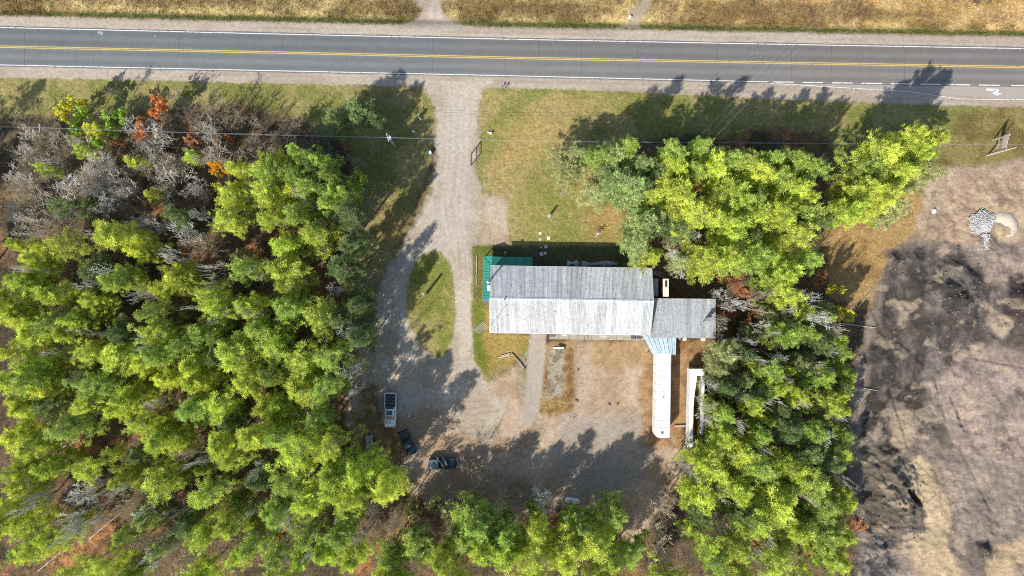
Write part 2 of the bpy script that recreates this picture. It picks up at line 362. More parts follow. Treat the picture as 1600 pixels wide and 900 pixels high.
# ditch and gentle swells
HT += -.5*np.exp(-((PY-(yt-30))/7.0)**2)+(fbm(PX, PY, 50, 51, 4)-.5)*.14*(CLS != 2)
HT += (CLS == 1)*(n3*.25+n2*.3)+((CLS == 3) | (CLS == 0))*n3*.10
HT -= (CLS == 4)*.02
C *= (1+.10*(vnoise(PX, PY, 3.2, 77)-.5)*2)[..., None]
C *= (1+.08*(RNG.random(PX.shape)-.5)*2)[..., None]
C[CLS == 6] *= np.array([.93, .895, .83])
C = np.clip(C, .01, .8)
def ground_h(x, y):
    i = int(np.clip(np.searchsorted(xs, x), 0, len(xs)-1)); j = int(np.clip(np.searchsorted(ys, y), 0, len(ys)-1))
    return float(HT[i, j])

def ground_mat(name, s1, a1, s2, a2, bump, rough=.95, speck=0.):
    m, b = new_mat(name, rough=rough, spec=.15)
    at = ND(m, 'ShaderNodeVertexColor', layer_name='tint')
    c, f1 = noise_mul(m, at.outputs[0], s1, 1-a1, 1+a1)
    c, f2 = noise_mul(m, c, s2, 1-a2, 1+a2, detail=3)
    LK(m, c, b.inputs['Base Color'])
    bp = ND(m, 'ShaderNodeBump'); bp.inputs['Strength'].default_value = bump; bp.inputs['Distance'].default_value = .12
    LK(m, f1, bp.inputs['Height']); bp2 = ND(m, 'ShaderNodeBump'); bp2.inputs['Strength'].default_value = bump*.7; bp2.inputs['Distance'].default_value = .3
    LK(m, f2, bp2.inputs['Height']); LK(m, bp.outputs[0], bp2.inputs['Normal']); LK(m, bp2.outputs[0], b.inputs['Normal'])
    return m
GM = {0: ground_mat('litter', 2.6, .42, .9, .25, 1), 1: ground_mat('dry_grass', 2.4, .38, .8, .22, 1), 2: ground_mat('shoulder_gravel', 3.5, .14, 1.2, .07, .5),
      3: ground_mat('turf', 2.4, .36, .9, .16, 1), 4: ground_mat('gravel', 3.2, .17, 1.1, .08, .5), 5: ground_mat('dirt', 2.8, .20, .9, .11, .6),
      6: ground_mat('quarry_soil', 2.2, .24, .6, .14, .9), 7: ground_mat('worn_concrete', 5, .08, 1.0, .05, .2)}
nx, ny = len(xs), len(ys); idx = np.arange(nx*ny).reshape(nx, ny)
V = np.stack([GX, GY, HT], -1).reshape(-1, 3); CC = C.reshape(-1, 3)
quads = np.stack([idx[:-1, :-1], idx[1:, :-1], idx[1:, 1:], idx[:-1, 1:]], -1).reshape(-1, 4)
qc = CLS[:-1, :-1].reshape(-1)
for k, nm in enumerate(CN):
    q = quads[qc == k]
    if not len(q): continue
    u, inv = np.unique(q.ravel(), return_inverse=True)
    me = tri_mesh(nm, V[u], inv.reshape(-1, 4), GM[k], CC[u]); me.polygons.foreach_set('use_smooth', np.ones(len(me.polygons), bool))
    o = bpy.data.objects.new(nm, me); col.objects.link(o); tag(o, kind='structure')

# ------------------------------------------------------------------ asphalt and markings
def strip(name, y_a, y_b, z, mat, x0, x1, step=4., rows=1, colf=None, kind='structure', parent=None):
    px = np.arange(x0, x1+.01, step); vs = []; cs = []
    for r in range(rows+1):
        t = r/rows
        ya = y_a(px) if callable(y_a) else np.full(px.shape, y_a); yb_ = y_b(px)
        y = ya*(1-t)+yb_*t
        vs.append(np.stack([(px-800)*MPP, (450-y)*MPP, np.full(px.shape, z)], -1))
        if colf: cs.append(colf(px, t, y))
    n = len(px); Vv = np.concatenate(vs); ii = np.arange((rows+1)*n).reshape(rows+1, n)
    F = np.stack([ii[1:, :-1], ii[1:, 1:], ii[:-1, 1:], ii[:-1, :-1]], -1).reshape(-1, 4)
    me = tri_mesh(name, Vv, F, mat, np.concatenate(cs) if colf else None)
    o = bpy.data.objects.new(name, me); col.objects.link(o)
    if parent: o.parent = parent
    if kind: o['kind'] = kind
    return o
m_asph, b_ = new_mat('asphalt', rough=.85, spec=.25)
at = ND(m_asph, 'ShaderNodeVertexColor', layer_name='tint')
c_, f_ = noise_mul(m_asph, at.outputs[0], 5, .88, 1.12); c_, _ = noise_mul(m_asph, c_, .35, .93, 1.07, stretch=(.12, 3, 1))
c_, _ = noise_mul(m_asph, c_, 1.2, .95, 1.05, stretch=(4, .3, 1)); LK(m_asph, c_, b_.inputs['Base Color'])
bp = ND(m_asph, 'ShaderNodeBump'); bp.inputs['Strength'].default_value = .2; bp.inputs['Distance'].default_value = .02
LK(m_asph, f_, bp.inputs['Height']); LK(m_asph, bp.outputs[0], b_.inputs['Normal'])
def asph_col(px, t, y):
    g = 122+14*math.cos((t*4)*2*math.pi)*.5+8*(t > .5)
    lat = abs(t-.5)*2
    g = g-(9 if lat > .93 else 0)
    base = np.array(A(g, g+3, g+2)); warm = np.array(A(g+14, g+6, g-1))
    k = np.clip((px-500)/900, 0, 1)[:, None]
    v = 1+.10*(fbm(px*.3, y*2, 26, 61, 4)-.5)+.10*(vnoise(px, y, 5, 65)-.5)
    return (base*(1-k*.7)+warm*k*.7)*v[:, None]
edge_n = lambda p, sd: (fbm(p, p*0+sd, 14, 63, 4)-.5)*2.2
road = strip('road', lambda p: ry(R_TOP, p)-2.2+edge_n(p, 3), lambda p: ry(R_BOT, p)+2.4+edge_n(p, 90)*(p < 1190), .045, m_asph, -3000, 4600, 4, 24, asph_col)
lane = lambda p: ry(R_BOT, p)+2.4+np.clip((p-1195)/390, 0, 1)*19
strip('turning_lane', lambda p: ry(R_BOT, p)+2.42, lane, .041, m_asph, 1196, 4600, 4, 4, lambda px, t, y: np.tile(np.array(A(184, 174, 162)), (len(px), 1))*(1+.06*(fbm(px, y, 12, 62, 3)-.5))[:, None])
def paint_mat(name, base, wear):
    m, b = new_mat(name, base, .6)
    rgb = ND(m, 'ShaderNodeRGB'); rgb.outputs[0].default_value = (*base, 1)
    tc = ND(m, 'ShaderNodeTexCoord'); nz = ND(m, 'ShaderNodeTexNoise'); nz.inputs['Scale'].default_value = 2.2; nz.inputs['Detail'].default_value = 6
    LK(m, tc.outputs['Object'], nz.inputs['Vector'])
    mr = ND(m, 'ShaderNodeMapRange'); mr.inputs['From Min'].default_value = .5-wear; mr.inputs['From Max'].default_value = .46
    LK(m, nz.outputs['Fac'], mr.inputs['Value'])
    mx = ND(m, 'ShaderNodeMix', data_type='RGBA'); mx.inputs['A'].default_value = (*A(150, 145, 138), 1)
    LK(m, mr.outputs[0], mx.inputs['Factor']); LK(m, rgb.outputs[0], mx.inputs['B']); LK(m, mx.outputs['Result'], b.inputs['Base Color'])
    return m
M_YEL = paint_mat('yellow_road_paint', A(240, 205, 105), .22); M_WHT = paint_mat('white_road_paint', (.62, .62, .59), .2)
def line(name, tab, off, half, z, mat, x0, x1, kind='structure'):
    return strip(name, lambda p: ry(tab, p)+off-half, lambda p: ry(tab, p)+off+half, z, mat, x0, x1, 4, 1, None, kind)
line('yellow_line', R_MID, -1.15, .62, .050, M_YEL, -3000, 4600); line('yellow_line', R_MID, 1.15, .62, .050, M_YEL, -3000, 4600)
line('white_line', R_TOP, 0, .62, .050, M_WHT, -3000, 4600); line('white_line', R_BOT, 0, .62, .050, M_WHT, -3000, 1200)
for k in range(8): line('lane_dash', R_BOT, 0, .8, .050, M_WHT, 1208+k*46, 1208+k*46+33)
line('white_line', R_BOT, 0, .7, .050, M_WHT, 1580, 4600)
strip('white_line', lambda p: ry(R_BOT, p)+np.interp(p, [1200,1420,1500,4600], [2,12,22,24.0])-.5, lambda p: ry(R_BOT, p)+np.interp(p, [1200,1420,1500,4600], [2,12,22,24.0])+.5, .050, M_WHT, 1204, 4600, 4)
def sheet(name, pts, z, mat, kind='structure', parent=None):
    mb = MB(); mb.add([(*W(x, y), z) for x, y in pts][::-1], [tuple(range(len(pts)))]); o = mb.build(name, mat, parent)
    if kind: o['kind'] = kind
    return o
ar = MB(); P = lambda l: [(*W(x, y), .051) for x, y in l]
ar.add(P([(1541,138.3),(1541,141.6),(1553,142.6),(1560,140.0),(1557,138.6)]), [(0,1,2,3,4)]).add(P([(1554,141),(1552,145),(1558,145.5),(1561,140)]), [(0,1,2,3)]).add(P([(1548.5,144.6),(1557.5,149.6),(1566,145.8)]), [(0,1,2)])
ar.build('turn_arrow', M_WHT)['kind'] = 'structure'
crk = MB()
M_CRK = flat_mat('crack_filler', (.03, .03, .03))
for px in list(range(40, 1600, 57)):
    px += rnd.uniform(-14, 14); t0, t1 = sorted((rnd.choice([0, .5, .1]), rnd.choice([.5, 1, .9])))
    if t1-t0 < .2: continue
    ya, yb2 = ry(R_TOP, px), ry(R_BOT, px); pts = []
    for k in range(9):
        t = t0+(t1-t0)*k/8; pts.append(W(px+rnd.uniform(-.5, .5), ya+(yb2-ya)*t))
    for (ax, ay), (bx, by) in zip(pts[:-1], pts[1:]): crk.add([(ax-.014, ay, .0485), (ax+.014, ay, .0485), (bx+.014, by, .0485), (bx-.014, by, .0485)], [(0,1,2,3)])
tag(crk.build('crack_seams', M_CRK), kind='structure')
sheet('road_patch', [(152,50),(156,48.6),(161,50),(162,53),(158,55),(154,53)], .0495, flat_mat('pale_patch', A(178,176,170), var=.3))
sheet('road_patch', [(241,55.6),(244,55.8),(243,58),(241.5,57.6)], .0495, bpy.data.materials['pale_patch'])

# ------------------------------------------------------------------ vegetation
def foliage_mat(name, trans=.34, rough=.7):
    m = bpy.data.materials.new(name); m.use_nodes = True; nt = m.node_tree
    for n in list(nt.nodes): nt.nodes.remove(n)
    out = ND(m, 'ShaderNodeOutputMaterial'); oi = ND(m, 'ShaderNodeObjectInfo'); at = ND(m, 'ShaderNodeVertexColor', layer_name='tint')
    mul = ND(m, 'ShaderNodeVectorMath', operation='MULTIPLY'); LK(m, oi.outputs['Color'], mul.inputs[0]); LK(m, at.outputs[0], mul.inputs[1])
    c, _ = noise_mul(m, mul.outputs[0], .9, .8, 1.2, detail=3)
    d = ND(m, 'ShaderNodeBsdfDiffuse'); t = ND(m, 'ShaderNodeBsdfTranslucent'); g = ND(m, 'ShaderNodeBsdfGlossy'); g.inputs['Roughness'].default_value = .45
    LK(m, c, d.inputs['Color']); LK(m, c, t.inputs['Color']); g.inputs['Color'].default_value = (.8, .8, .8, 1)
    a = ND(m, 'ShaderNodeMixShader'); a.inputs[0].default_value = trans; LK(m, d.outputs[0], a.inputs[1]); LK(m, t.outputs[0], a.inputs[2])
    b = ND(m, 'ShaderNodeMixShader'); b.inputs[0].default_value = .03; LK(m, a.outputs[0], b.inputs[1]); LK(m, g.outputs[0], b.inputs[2])
    LK(m, b.outputs[0], out.inputs[0]); return m
M_FOL = foliage_mat('foliage')
def bark_mat(name):
    m, b = new_mat(name, rough=.9, spec=.15); oi = ND(m, 'ShaderNodeObjectInfo')
    c, f = noise_mul(m, oi.outputs['Color'], 3, .7, 1.3); LK(m, c, b.inputs['Base Color']); return m
M_BARK = bark_mat('bark')

def clumps(cent, outd, r, per, size, width, up=.35, outw=.5, seed=0, tintv=.22, yellow=.12):
    """star-like tufts of small leaf triangles at the given centres"""
    n = len(cent); cent = np.repeat(cent, per, 0); od = np.repeat(outd, per, 0)
    d = r.normal(size=(n*per, 3)); d /= np.linalg.norm(d, axis=1)[:, None]
    d = d+od*outw; d[:, 2] += up; d /= np.linalg.norm(d, axis=1)[:, None]
    s = r.normal(size=(n*per, 3)); s = np.cross(d, s); s /= np.linalg.norm(s, axis=1)[:, None]+1e-9
    L = size*r.uniform(.6, 1.3, (n*per, 1)); w = width*r.uniform(.7, 1.3, (n*per, 1))
    b = cent+r.normal(size=(n*per, 3))*size*.22
    V = np.stack([b-s*w*.35, b+d*L*.6-s*w*.0+s*w*.5, b+d*L], 1)
    V2 = np.stack([b-s*w*.35, b+d*L, b+d*L*.5-s*w*.5], 1)
    V = np.concatenate([V, V2]).reshape(-1, 3); F = np.arange(len(V)).reshape(-1, 3)
    tv = np.repeat(1+tintv*(r.random(n)-.5)*2, per); yl = np.repeat(r.random(n)*yellow, per)
    tv = tv*(1+.12*(r.random(n*per)-.5))
    col3 = np.stack([tv*(1+yl), tv, tv*(1-yl)], -1); col3 = np.repeat(col3, 3, 0); col3 = np.concatenate([col3, col3])
    return V, F, col3
def prisms(segs):
    """segs: (n,8) p(3) q(3) r0 r1 -> three-sided tapered sticks"""
    S = np.array(segs, float); p, q, r0, r1 = S[:, :3], S[:, 3:6], S[:, 6:7], S[:, 7:8]
    d = q-p; d /= np.linalg.norm(d, axis=1)[:, None]+1e-9
    ref = np.where(np.abs(d[:, 2:3]) > .9, np.array([[1., 0, 0]]), np.array([[0, 0, 1.]])); a = np.cross(d, ref); a /= np.linalg.norm(a, axis=1)[:, None]; b = np.cross(d, a)
    vs = []
    for c, r in ((p, r0), (q, r1)):
        for k in range(3):
            t = 2*math.pi*k/3; vs.append(c+a*math.cos(t)*r+b*math.sin(t)*r)
    V = np.stack(vs, 1); n = len(S); o = np.arange(n)[:, None]*6
    F = np.concatenate([np.concatenate([o+k, o+(k+1) % 3, o+3+(k+1) % 3, o+3+k], 1) for k in range(3)])
    return V.reshape(-1, 3), F

def pine_proto(seed, H=16., R=4.4, dens=1.0, z0f=.3, cone=.8, fingers=6, leaders=1):
    r = np.random.default_rng(seed); segs = []; cents = []; outs = []; tints = []
    arms = r.random()*6.28+np.arange(fingers+1)*2*math.pi/(fingers+1)+r.normal(size=fingers+1)*.22; reach = r.uniform(.8, 1.25, fingers+1)
    for ld in range(leaders):
        top = np.array([r.normal()*.3, r.normal()*.3, H]) if ld == 0 else np.array([r.normal()*1.5, r.normal()*1.5, H*r.uniform(.72, .9)]); HL = top[2]; n = 8; RL = R*(1 if ld == 0 else .6)
        ctr = lambda t_: top*np.array([t_**2, t_**2, t_])
        for k in range(n):
            a, b = k/n, (k+1)/n; segs.append([*ctr(a), *ctr(b), (.24 if ld == 0 else .12)*(1-a)+.03, (.24 if ld == 0 else .12)*(1-b)+.03])
        z = H*z0f if ld == 0 else H*.5; zs = z
        while z < HL-.2:
            t = (z-zs)/(HL-zs); nb = r.integers(fingers-1, fingers+2) if t < .9 else 3; a0 = r.random()*6.28; wh = r.uniform(.82, 1.12)
            for k in range(nb):
                a = arms[r.integers(0, fingers+1)] if r.random() < .62 else a0+k*2*math.pi/nb
                a += r.normal()*.13+ld*1.3; dd_ = np.abs((arms+ld*1.3-a+math.pi) % (2*math.pi)-math.pi); lobe = .50+.62*float(np.max(np.exp(-(dd_/.27)**2)*reach)); bt = 1+r.normal()*.14; prof = (1-t)**cone*.95+.06
                if t < .15: prof *= .6+t*2.6
                L = RL*prof*wh*r.choice([.5, .75, .95, 1.08, 1.2], p=[.15, .2, .3, .25, .1])*(lobe*(1-t*.5)+t*.5)
                el = math.radians(r.uniform(-8, 10)+32*t); da = np.array([math.cos(a), math.sin(a), 0]); db = np.array([-math.sin(a), math.cos(a), 0])
                st = ctr(z/HL); tipz = L*math.tan(el); bend = r.normal()*.18*L
                segs.append([*st, *(st+da*L*.55+db*bend*.3+np.array([0, 0, tipz*.45])), .05, .032]); segs.append([*(st+da*L*.55+db*bend*.3+np.array([0, 0, tipz*.45])), *(st+da*L+db*bend+np.array([0, 0, tipz*1.15])), .032, .012])
                m = max(2, int((1.4+L*1.6)*dens)); q = np.sort(r.uniform(.12, 1.0, m)**.6); q[-1] = 1.0
                side = np.where(np.arange(m) % 2 == 0, 1, -1)*r.uniform(.3, 1.1, m); side[-1] = 0
                lat = side*(.24*(1-q)+.10)*L+bend*q*q
                c = st+da*(q*L)[:, None]+db*lat[:, None]; c[:, 2] += tipz*q**1.2-.12*np.abs(lat)
                for cc_, qq_ in zip(c, q):
                    if r.random() < .6: segs.append([*(st+da*qq_*L*.75+np.array([0, 0, tipz*.7*qq_])), *cc_, .02, .012])
                per_t = 5; c = np.repeat(c, per_t, 0); tft = np.repeat(bt*(1+r.normal(size=m)*.16), per_t); q = np.repeat(q, per_t); lat = np.repeat(lat, per_t); sd = np.repeat(side, per_t); m = len(c)
                c = c+(da*.9+db*0)*r.normal(size=(m, 1))*.20+db*(sd*.12)[:, None]+r.normal(size=(m, 3))*np.array([.18, .18, .09]); tints.append(tft)
                cents.append(c); outs.append(np.repeat((da+np.array([0, 0, .25]))[None], m, 0)+db*np.sign(lat-bend*q*q)[:, None]*.45)
            z += r.uniform(.55, 1.15)*(1 if t < .75 else .55)
        tints.append(np.ones(5)); cents.append(top+r.normal(size=(5, 3))*.12); outs.append(np.repeat(np.array([[0, 0, 1.]]), 5, 0))
    V, F, c3 = clumps(np.concatenate(cents), np.concatenate(outs), r, 9, .50, .085, up=.28, outw=.75, tintv=.22, yellow=.07)
    tt = np.repeat(np.concatenate(tints), 9); tt = np.repeat(tt, 3); c3 = c3*np.clip(np.concatenate([tt, tt]), .55, 1.4)[:, None]
    return tri_mesh('crown', V, F, M_FOL, c3), tri_mesh('trunk', *prisms(segs), M_BARK)
def branchy(seed, H=9., R=4., levels=4, stems=1, spread=1.0, twigs=3, trunk_r=.13):
    r = np.random.default_rng(seed); segs = []; tips = []
    def grow(p, d, L, rad, lev):
        n = 3 if lev > 1 else 2; q = p; dd = d.copy()
        pts = [p]
        for k in range(n):
            dd = dd+r.normal(size=3)*.13; dd[2] += .03; dd /= np.linalg.norm(dd); q2 = q+dd*L/n
            ra = rad*(1-.45*k/n); rb = rad*(1-.45*(k+1)/n); segs.append([*q, *q2, ra, rb]); q = q2; pts.append(q)
        if lev == 0: tips.append((q, dd)); return
        nb = r.integers(3, 5) if lev > 1 else twigs+1
        for k in range(nb):
            base = pts[-1] if k < 2 else pts[r.integers(1, len(pts))]
            ax = r.normal(size=3); ax -= dd*ax.dot(dd); ax /= np.linalg.norm(ax)
            ang = math.radians(r.uniform(22, 52))*spread; nd = dd*math.cos(ang)+ax*math.sin(ang); nd[2] = nd[2]*.9+.08; nd /= np.linalg.norm(nd)
            grow(base, nd, L*r.uniform(.55, .85), rad*.55*r.uniform(.8, 1.1), lev-1)
    for s in range(stems):
        d = np.array([r.normal()*.12*stems, r.normal()*.12*stems, 1.]); d /= np.linalg.norm(d)
        grow(np.array([r.normal()*.1*(stems > 1), r.normal()*.1*(stems > 1), 0.]), d, H*.36, trunk_r, levels)
    S = np.array(segs); sc = R/np.percentile(np.hypot(S[:, 3], S[:, 4]), 97); zc = H/S[:, 5].max()
    S[:, [0, 1, 3, 4]] *= sc; S[:, [2, 5]] *= zc
    T = np.array([t[0] for t in tips])*np.array([sc, sc, zc]); D = np.array([t[1] for t in tips])
    return S, T, D
def split_skel(S, cut):
    big = S[:, 6] > cut
    return S[big], S[~big]
PINES = [pine_proto(100+i, dens=a_, z0f=b_, cone=c_, fingers=d_, leaders=e_) for i, (a_, b_, c_, d_, e_) in enumerate([(1.1, .3, .75, 6, 1), (1.1, .32, .6, 5, 2), (.8, .26, .9, 6, 1), (.75, .4, .5, 4, 3), (.65, .3, .7, 6, 1), (.9, .34, .85, 5, 2), (1.2, .28, .6, 6, 1), (.8, .3, .7, 5, 3), (.55, .34, .6, 5, 2), (1.0, .3, .45, 4, 1)])]
BARES = []
for i in range(6):
    S, T, D = branchy(200+i, 9, 4, 5 if i % 2 == 0 else 4, 1, 1.12, 3, .16)
    S[:, 6:] = np.maximum(S[:, 6:], .026)
    a, b = split_skel(S, .055); BARES.append((tri_mesh('twigs', *prisms(b), M_BARK), tri_mesh('trunk', *prisms(a), M_BARK)))
LEAFY = []
for i in range(5):
    S, T, D = branchy(300+i, 8, 3.2, 4, 1, 1.1, 2, .12)
    r = np.random.default_rng(400+i); sel = r.random(len(T)) < (.9 if i % 2 == 0 else .6)
    T, D = T[sel], D[sel]
    V_, F_, c_3 = clumps(np.concatenate([T, T-D*.3]), np.concatenate([D, D])*.6, r, 8, .40, .30, up=.25, tintv=.3, yellow=.25)
    LEAFY.append((tri_mesh('crown', V_, F_, M_FOL, c_3), tri_mesh('trunk', *prisms(S), M_BARK)))

TONES = {'lime': ((.58, .68, .115), 'lime green'), 'yellow': ((.63, .69, .11), 'yellow green'), 'mid': ((.43, .56, .12), 'mid green'), 'blue': ((.42, .53, .20), 'bluish green'),
         'dark': ((.24, .33, .12), 'shade-darkened green'), 'olive': ((.46, .50, .22), 'olive green'), 'gold': ((.80, .54, .05), 'golden yellow'), 'orange': ((.62, .32, .12), 'orange'),  # dark: shade on pines put into their foliage colour
         'russet': ((.46, .25, .13), 'russet brown'), 'bright': ((.36, .54, .08), 'bright green'), 'grey': ((.54, .49, .41), 'pale grey'), 'tan': ((.56, .47, .35), 'tan'), 'white': ((.72, .69, .64), 'whitish'), 'dim': ((.30, .26, .20), 'dark grey')}
used_labels = {}
ONES = 'zero one two three four five six seven eight nine ten eleven twelve thirteen fourteen fifteen sixteen seventeen eighteen nineteen'.split(); TENS = '- - twenty thirty forty fifty sixty seventy eighty ninety'.split()
def say(n):
    n = int(round(n))
    if n < 0: return 'just outside'
    if n < 20: return ONES[n]
    if n >= 100: return 'a hundred'
    return TENS[n//10]+('-'+ONES[n%10] if n % 10 else '')
def where(px, py):
    if px > 1290 and py < 400: return 'by the highway'
    if px < 560 and py < 330 and px < 320: return 'in the thicket'
    if px < 560 or (px < 640 and py > 650): return 'in the west wood'
    if py > 730 and px < 1040: return 'south of the yard'
    if py < 470: return 'in the lawn grove'
    return 'beside the quarry'
SIZES = lambda rp: 'broad' if rp > 33 else ('medium' if rp > 20 else 'small')
def tree(kind, px, py, rp, h, tone, v=None):
    x, y = W(px, py, h); f = (CAM_H-h)/CAM_H*MPP; r = rp*f
    protos = {'P': PINES, 'B': BARES, 'L': LEAFY}[kind]; k = rnd.randrange(len(protos)) if v is None else v % len(protos)
    cr, tr = protos[k]; H0, R0 = {'P': (16., 4.35), 'B': (9., 4.), 'L': (8., 3.2)}[kind]
    c, word = TONES[tone]
    nm = {'P': 'pine_tree', 'B': 'bare_tree', 'L': 'leafy_tree'}[kind]; h_word = {'P': 'pine', 'B': 'bare tree', 'L': 'broadleaf tree'}[kind]
    if h < 5: nm = {'P': 'young_pine', 'B': 'bare_shrub', 'L': 'leafy_shrub'}[kind]; h_word = {'P': 'young pine', 'B': 'bare shrub', 'L': 'leafy shrub'}[kind]
    lx, ly = px, py; k_ = 0
    while True:
        lab = f'{SIZES(rp)} {word} {h_word} {where(px, py)}, {say(lx/16)} percent across, {say(ly/9)} percent down'
        if lab not in used_labels: break
        k_ += 1; lx, ly = (px+9*k_, py) if k_ % 2 else (px, py+5*k_)
    used_labels[lab] = 1
    root = thing(nm, lab, 'tree' if h >= 5 else 'shrub', (x, y, ground_h(x, y)-.05), rnd.random()*6.28, {'P': 'pines of the woods', 'B': 'leafless trees of the woods', 'L': 'broadleaf trees and bushes'}[kind])
    root.scale = (r/R0*rnd.uniform(.88, 1.14), r/R0*rnd.uniform(.88, 1.14), h/H0)
    root.rotation_euler = (rnd.gauss(0, .035), rnd.gauss(0, .035), root.rotation_euler[2])
    a = inst(cr, cr.name.split('.')[0], root); b = inst(tr, 'trunk', root)
    if kind == 'B': a['kind'] = 'stuff'
    j = 1+rnd.uniform(-.14, .14); jy = rnd.uniform(-.06, .05)
    a.color = (c[0]*j*(1+jy), c[1]*j, c[2]*j, 1)
    bc = (.30, .26, .22) if kind == 'P' else ((.20, .16, .12) if kind == 'L' else tuple(q*.85 for q in c)); b.color = (*bc, 1)
    return root

T = []
def t(kind, tone, h, *pts):
    for p in pts: T.append((kind, p[0], p[1], p[2], p[3] if len(p) > 3 else h, tone))
# west wood pines
t('P', 'lime', 16, (75,385,30),(158,362,37),(25,400,28),(18,452,34),(100,495,30),(252,430,32),(302,470,34),(340,482,30),(352,560,42),(32,520,36),(172,562,40),(384,482,27),
  (425,388,34,18),(482,372,37,18),(435,430,38),(488,492,34),(472,575,42),(412,540,36),(345,300,27),(405,300,32),(340,345,28),(415,345,28),(232,520,32),(60,460,28))
t('P', 'dark', 10, (552,165,34),(585,178,20),(520,178,26)); t('P', 'lime', 8, (200,250,16),(118,232,16),(290,240,14),(60,262,14),(235,300,16),(150,200,14)); t('P', 'olive', 10, (908,238,26),(890,262,22)); t('P', 'mid', 18, (462,236,26),(490,246,26),(505,300,28),(500,270,26),(530,290,26),(470,280,34),(400,262,36),(440,255,30),(505,318,32),(452,330,34)); t('P', 'dark', 17, (490,262,26),(545,380,28),(548,480,26),(555,530,26))
t('P', 'yellow', 15, (355,262,26),(395,258,26),(430,245,28),(200,395,26),(240,455,24),(130,470,26),(15,500,24),(300,600,30),(240,600,28),(60,610,32),(20,640,28),(455,300,24))
t('P', 'lime', 16, (120,640,36),(180,625,28),(30,700,36),(40,580,34),(100,552,32),(282,575,36),(330,630,34),(372,602,30),(450,612,42),(130,742,32),(225,700,36),(235,765,36),(322,702,37),
  (350,735,32),(310,792,36),(292,845,30),(352,832,36),(425,640,32),(10,762,28),(205,660,26),(60,742,28),(60,862,28),(28,885,30),(150,892,28))
t('P', 'mid', 17, (440,480,36),(520,560,32),(500,610,34),(385,520,34),(430,695,36),(480,670,34),(60,520,34),(130,600,34),(220,560,30),(370,420,32),(300,520,30),(20,590,30),(90,680,32),(280,650,34),(270,540,26),(410,595,28),(210,480,28),(160,440,26))
t('P', 'dark', 14, (530,340,32,18),(525,430,30,17),(520,500,30),(130,420,28),(160,520,30),(330,420,26),(200,720,26),(270,840,26),(395,760,30),(350,670,28),(60,640,26),(110,590,28),(430,560,28),(330,560,28),(250,340,24),(85,320,24),(500,300,24))
t('P', 'lime', 20, (550,760,40),(505,762,50),(450,722,44),(590,772,36),(508,715,30),(480,800,40),(400,700,36),(545,795,36))
t('P', 'mid', 18, (470,850,36),(400,820,34),(520,850,32),(380,865,32),(440,770,36))
t('P', 'lime', 15, (458,885,26),(495,885,28),(350,890,28),(540,885,24))
t('L', 'yellow', 8, (95,156,25),(138,207,20),(118,150,18)); t('L', 'bright', 8, (174,168,27),(102,192,20),(122,178,20),(145,222,16))
t('L', 'orange', 8, (210,197,19),(230,160,18),(220,180,14)); t('L', 'bright', 13, (535,292,20),(545,275,14)); t('L', 'gold', 6, (547,446,15),(328,258,12,11)); t('L', 'russet', 6, (296,207,19),(170,222,13),(345,215,14),(430,855,16),(35,505,12))
t('B', 'grey', 9, (245,215,38),(262,262,40),(228,248,32),(190,212,24),(292,287,34),(345,228,28),(130,245,30),(108,272,32),(22,272,34),(190,292,28),(60,300,38),(92,318,38),(22,350,30),(60,345,26),(20,310,36),(160,260,26),(300,245,28),(60,250,30),(160,310,24),(370,230,24),(320,200,26),(30,215,26),(80,215,24),(245,290,28))
t('B', 'dim', 8, (330,160,30),(365,180,26),(300,180,24),(390,190,26),(60,190,22),(420,200,26),(445,225,24),(160,140,16),(20,235,28),(280,160,20),(130,185,20),(350,190,22),(470,230,22),(400,215,24),(500,215,24),(520,240,24),(450,180,22),(485,190,22),(545,250,22),(250,150,20),(215,235,22),(30,185,24),(95,235,20))
t('B', 'white', 18.5, (137,412,28),(252,372,24),(305,412,22),(460,290,30),(242,395,18),(15,415,18),(325,500,16),(200,528,16),(110,782,30),(148,770,22),(22,800,26),(290,742,22),(382,760,24),(90,830,28),(200,800,26),(375,485,14),(445,800,30),(430,822,26),(275,480,14),(540,630,15),(225,640,16))
t('B', 'tan', 17, (292,368,30),(200,860,32),(262,892,30),(342,882,30),(250,870,26),(180,800,22),(480,830,22),(20,350,24),(610,840,26),(560,850,26))
t('P', 'lime', 15, (6,500,26),(4,545,28),(8,630,28),(5,690,28),(6,735,24),(10,825,24),(5,430,24),(60,800,22)); t('P', 'yellow', 15, (90,830,24),(180,760,26),(75,520,24),(210,580,24),(160,650,26),(400,640,28),(265,700,26),(20,385,20)); t('P', 'mid', 14, (15,870,24),(110,880,22),(230,870,24),(180,850,22),(200,820,24),(420,880,26))
# south of the yard
t('L', 'olive', 10, (675,808,34),(650,800,20)); t('P', 'mid', 12, (720,862,26),(770,868,28),(655,878,24),(985,880,28),(938,852,24)); t('P', 'lime', 12, (812,866,26),(610,878,26)); t('P', 'mid', 15, (740,830,38),(720,855,36),(640,870,34),(960,820,34),(908,834,26),(600,885,30),(790,850,30))
t('P', 'lime', 16, (888,872,40),(842,848,28),(935,872,40),(875,890,36),(690,892,24),(750,885,26),(830,880,34),(790,880,30),(960,890,34),(600,900,24))
t('L', 'bright', 9, (820,797,13),(1010,850,16)); t('B', 'white', 10, (852,797,28),(865,790,18),(638,830,16),(570,800,18)); t('B', 'dim', 8, (770,760,26),(730,745,26),(700,770,24),(660,770,24),(810,775,20),(790,745,20))
t('B', 'tan', 10, (1042,850,46),(1062,800,26),(1045,820,34),(1075,860,34),(1040,885,34),(660,845,24),(700,830,22),(770,800,22),(1050,765,18,6))
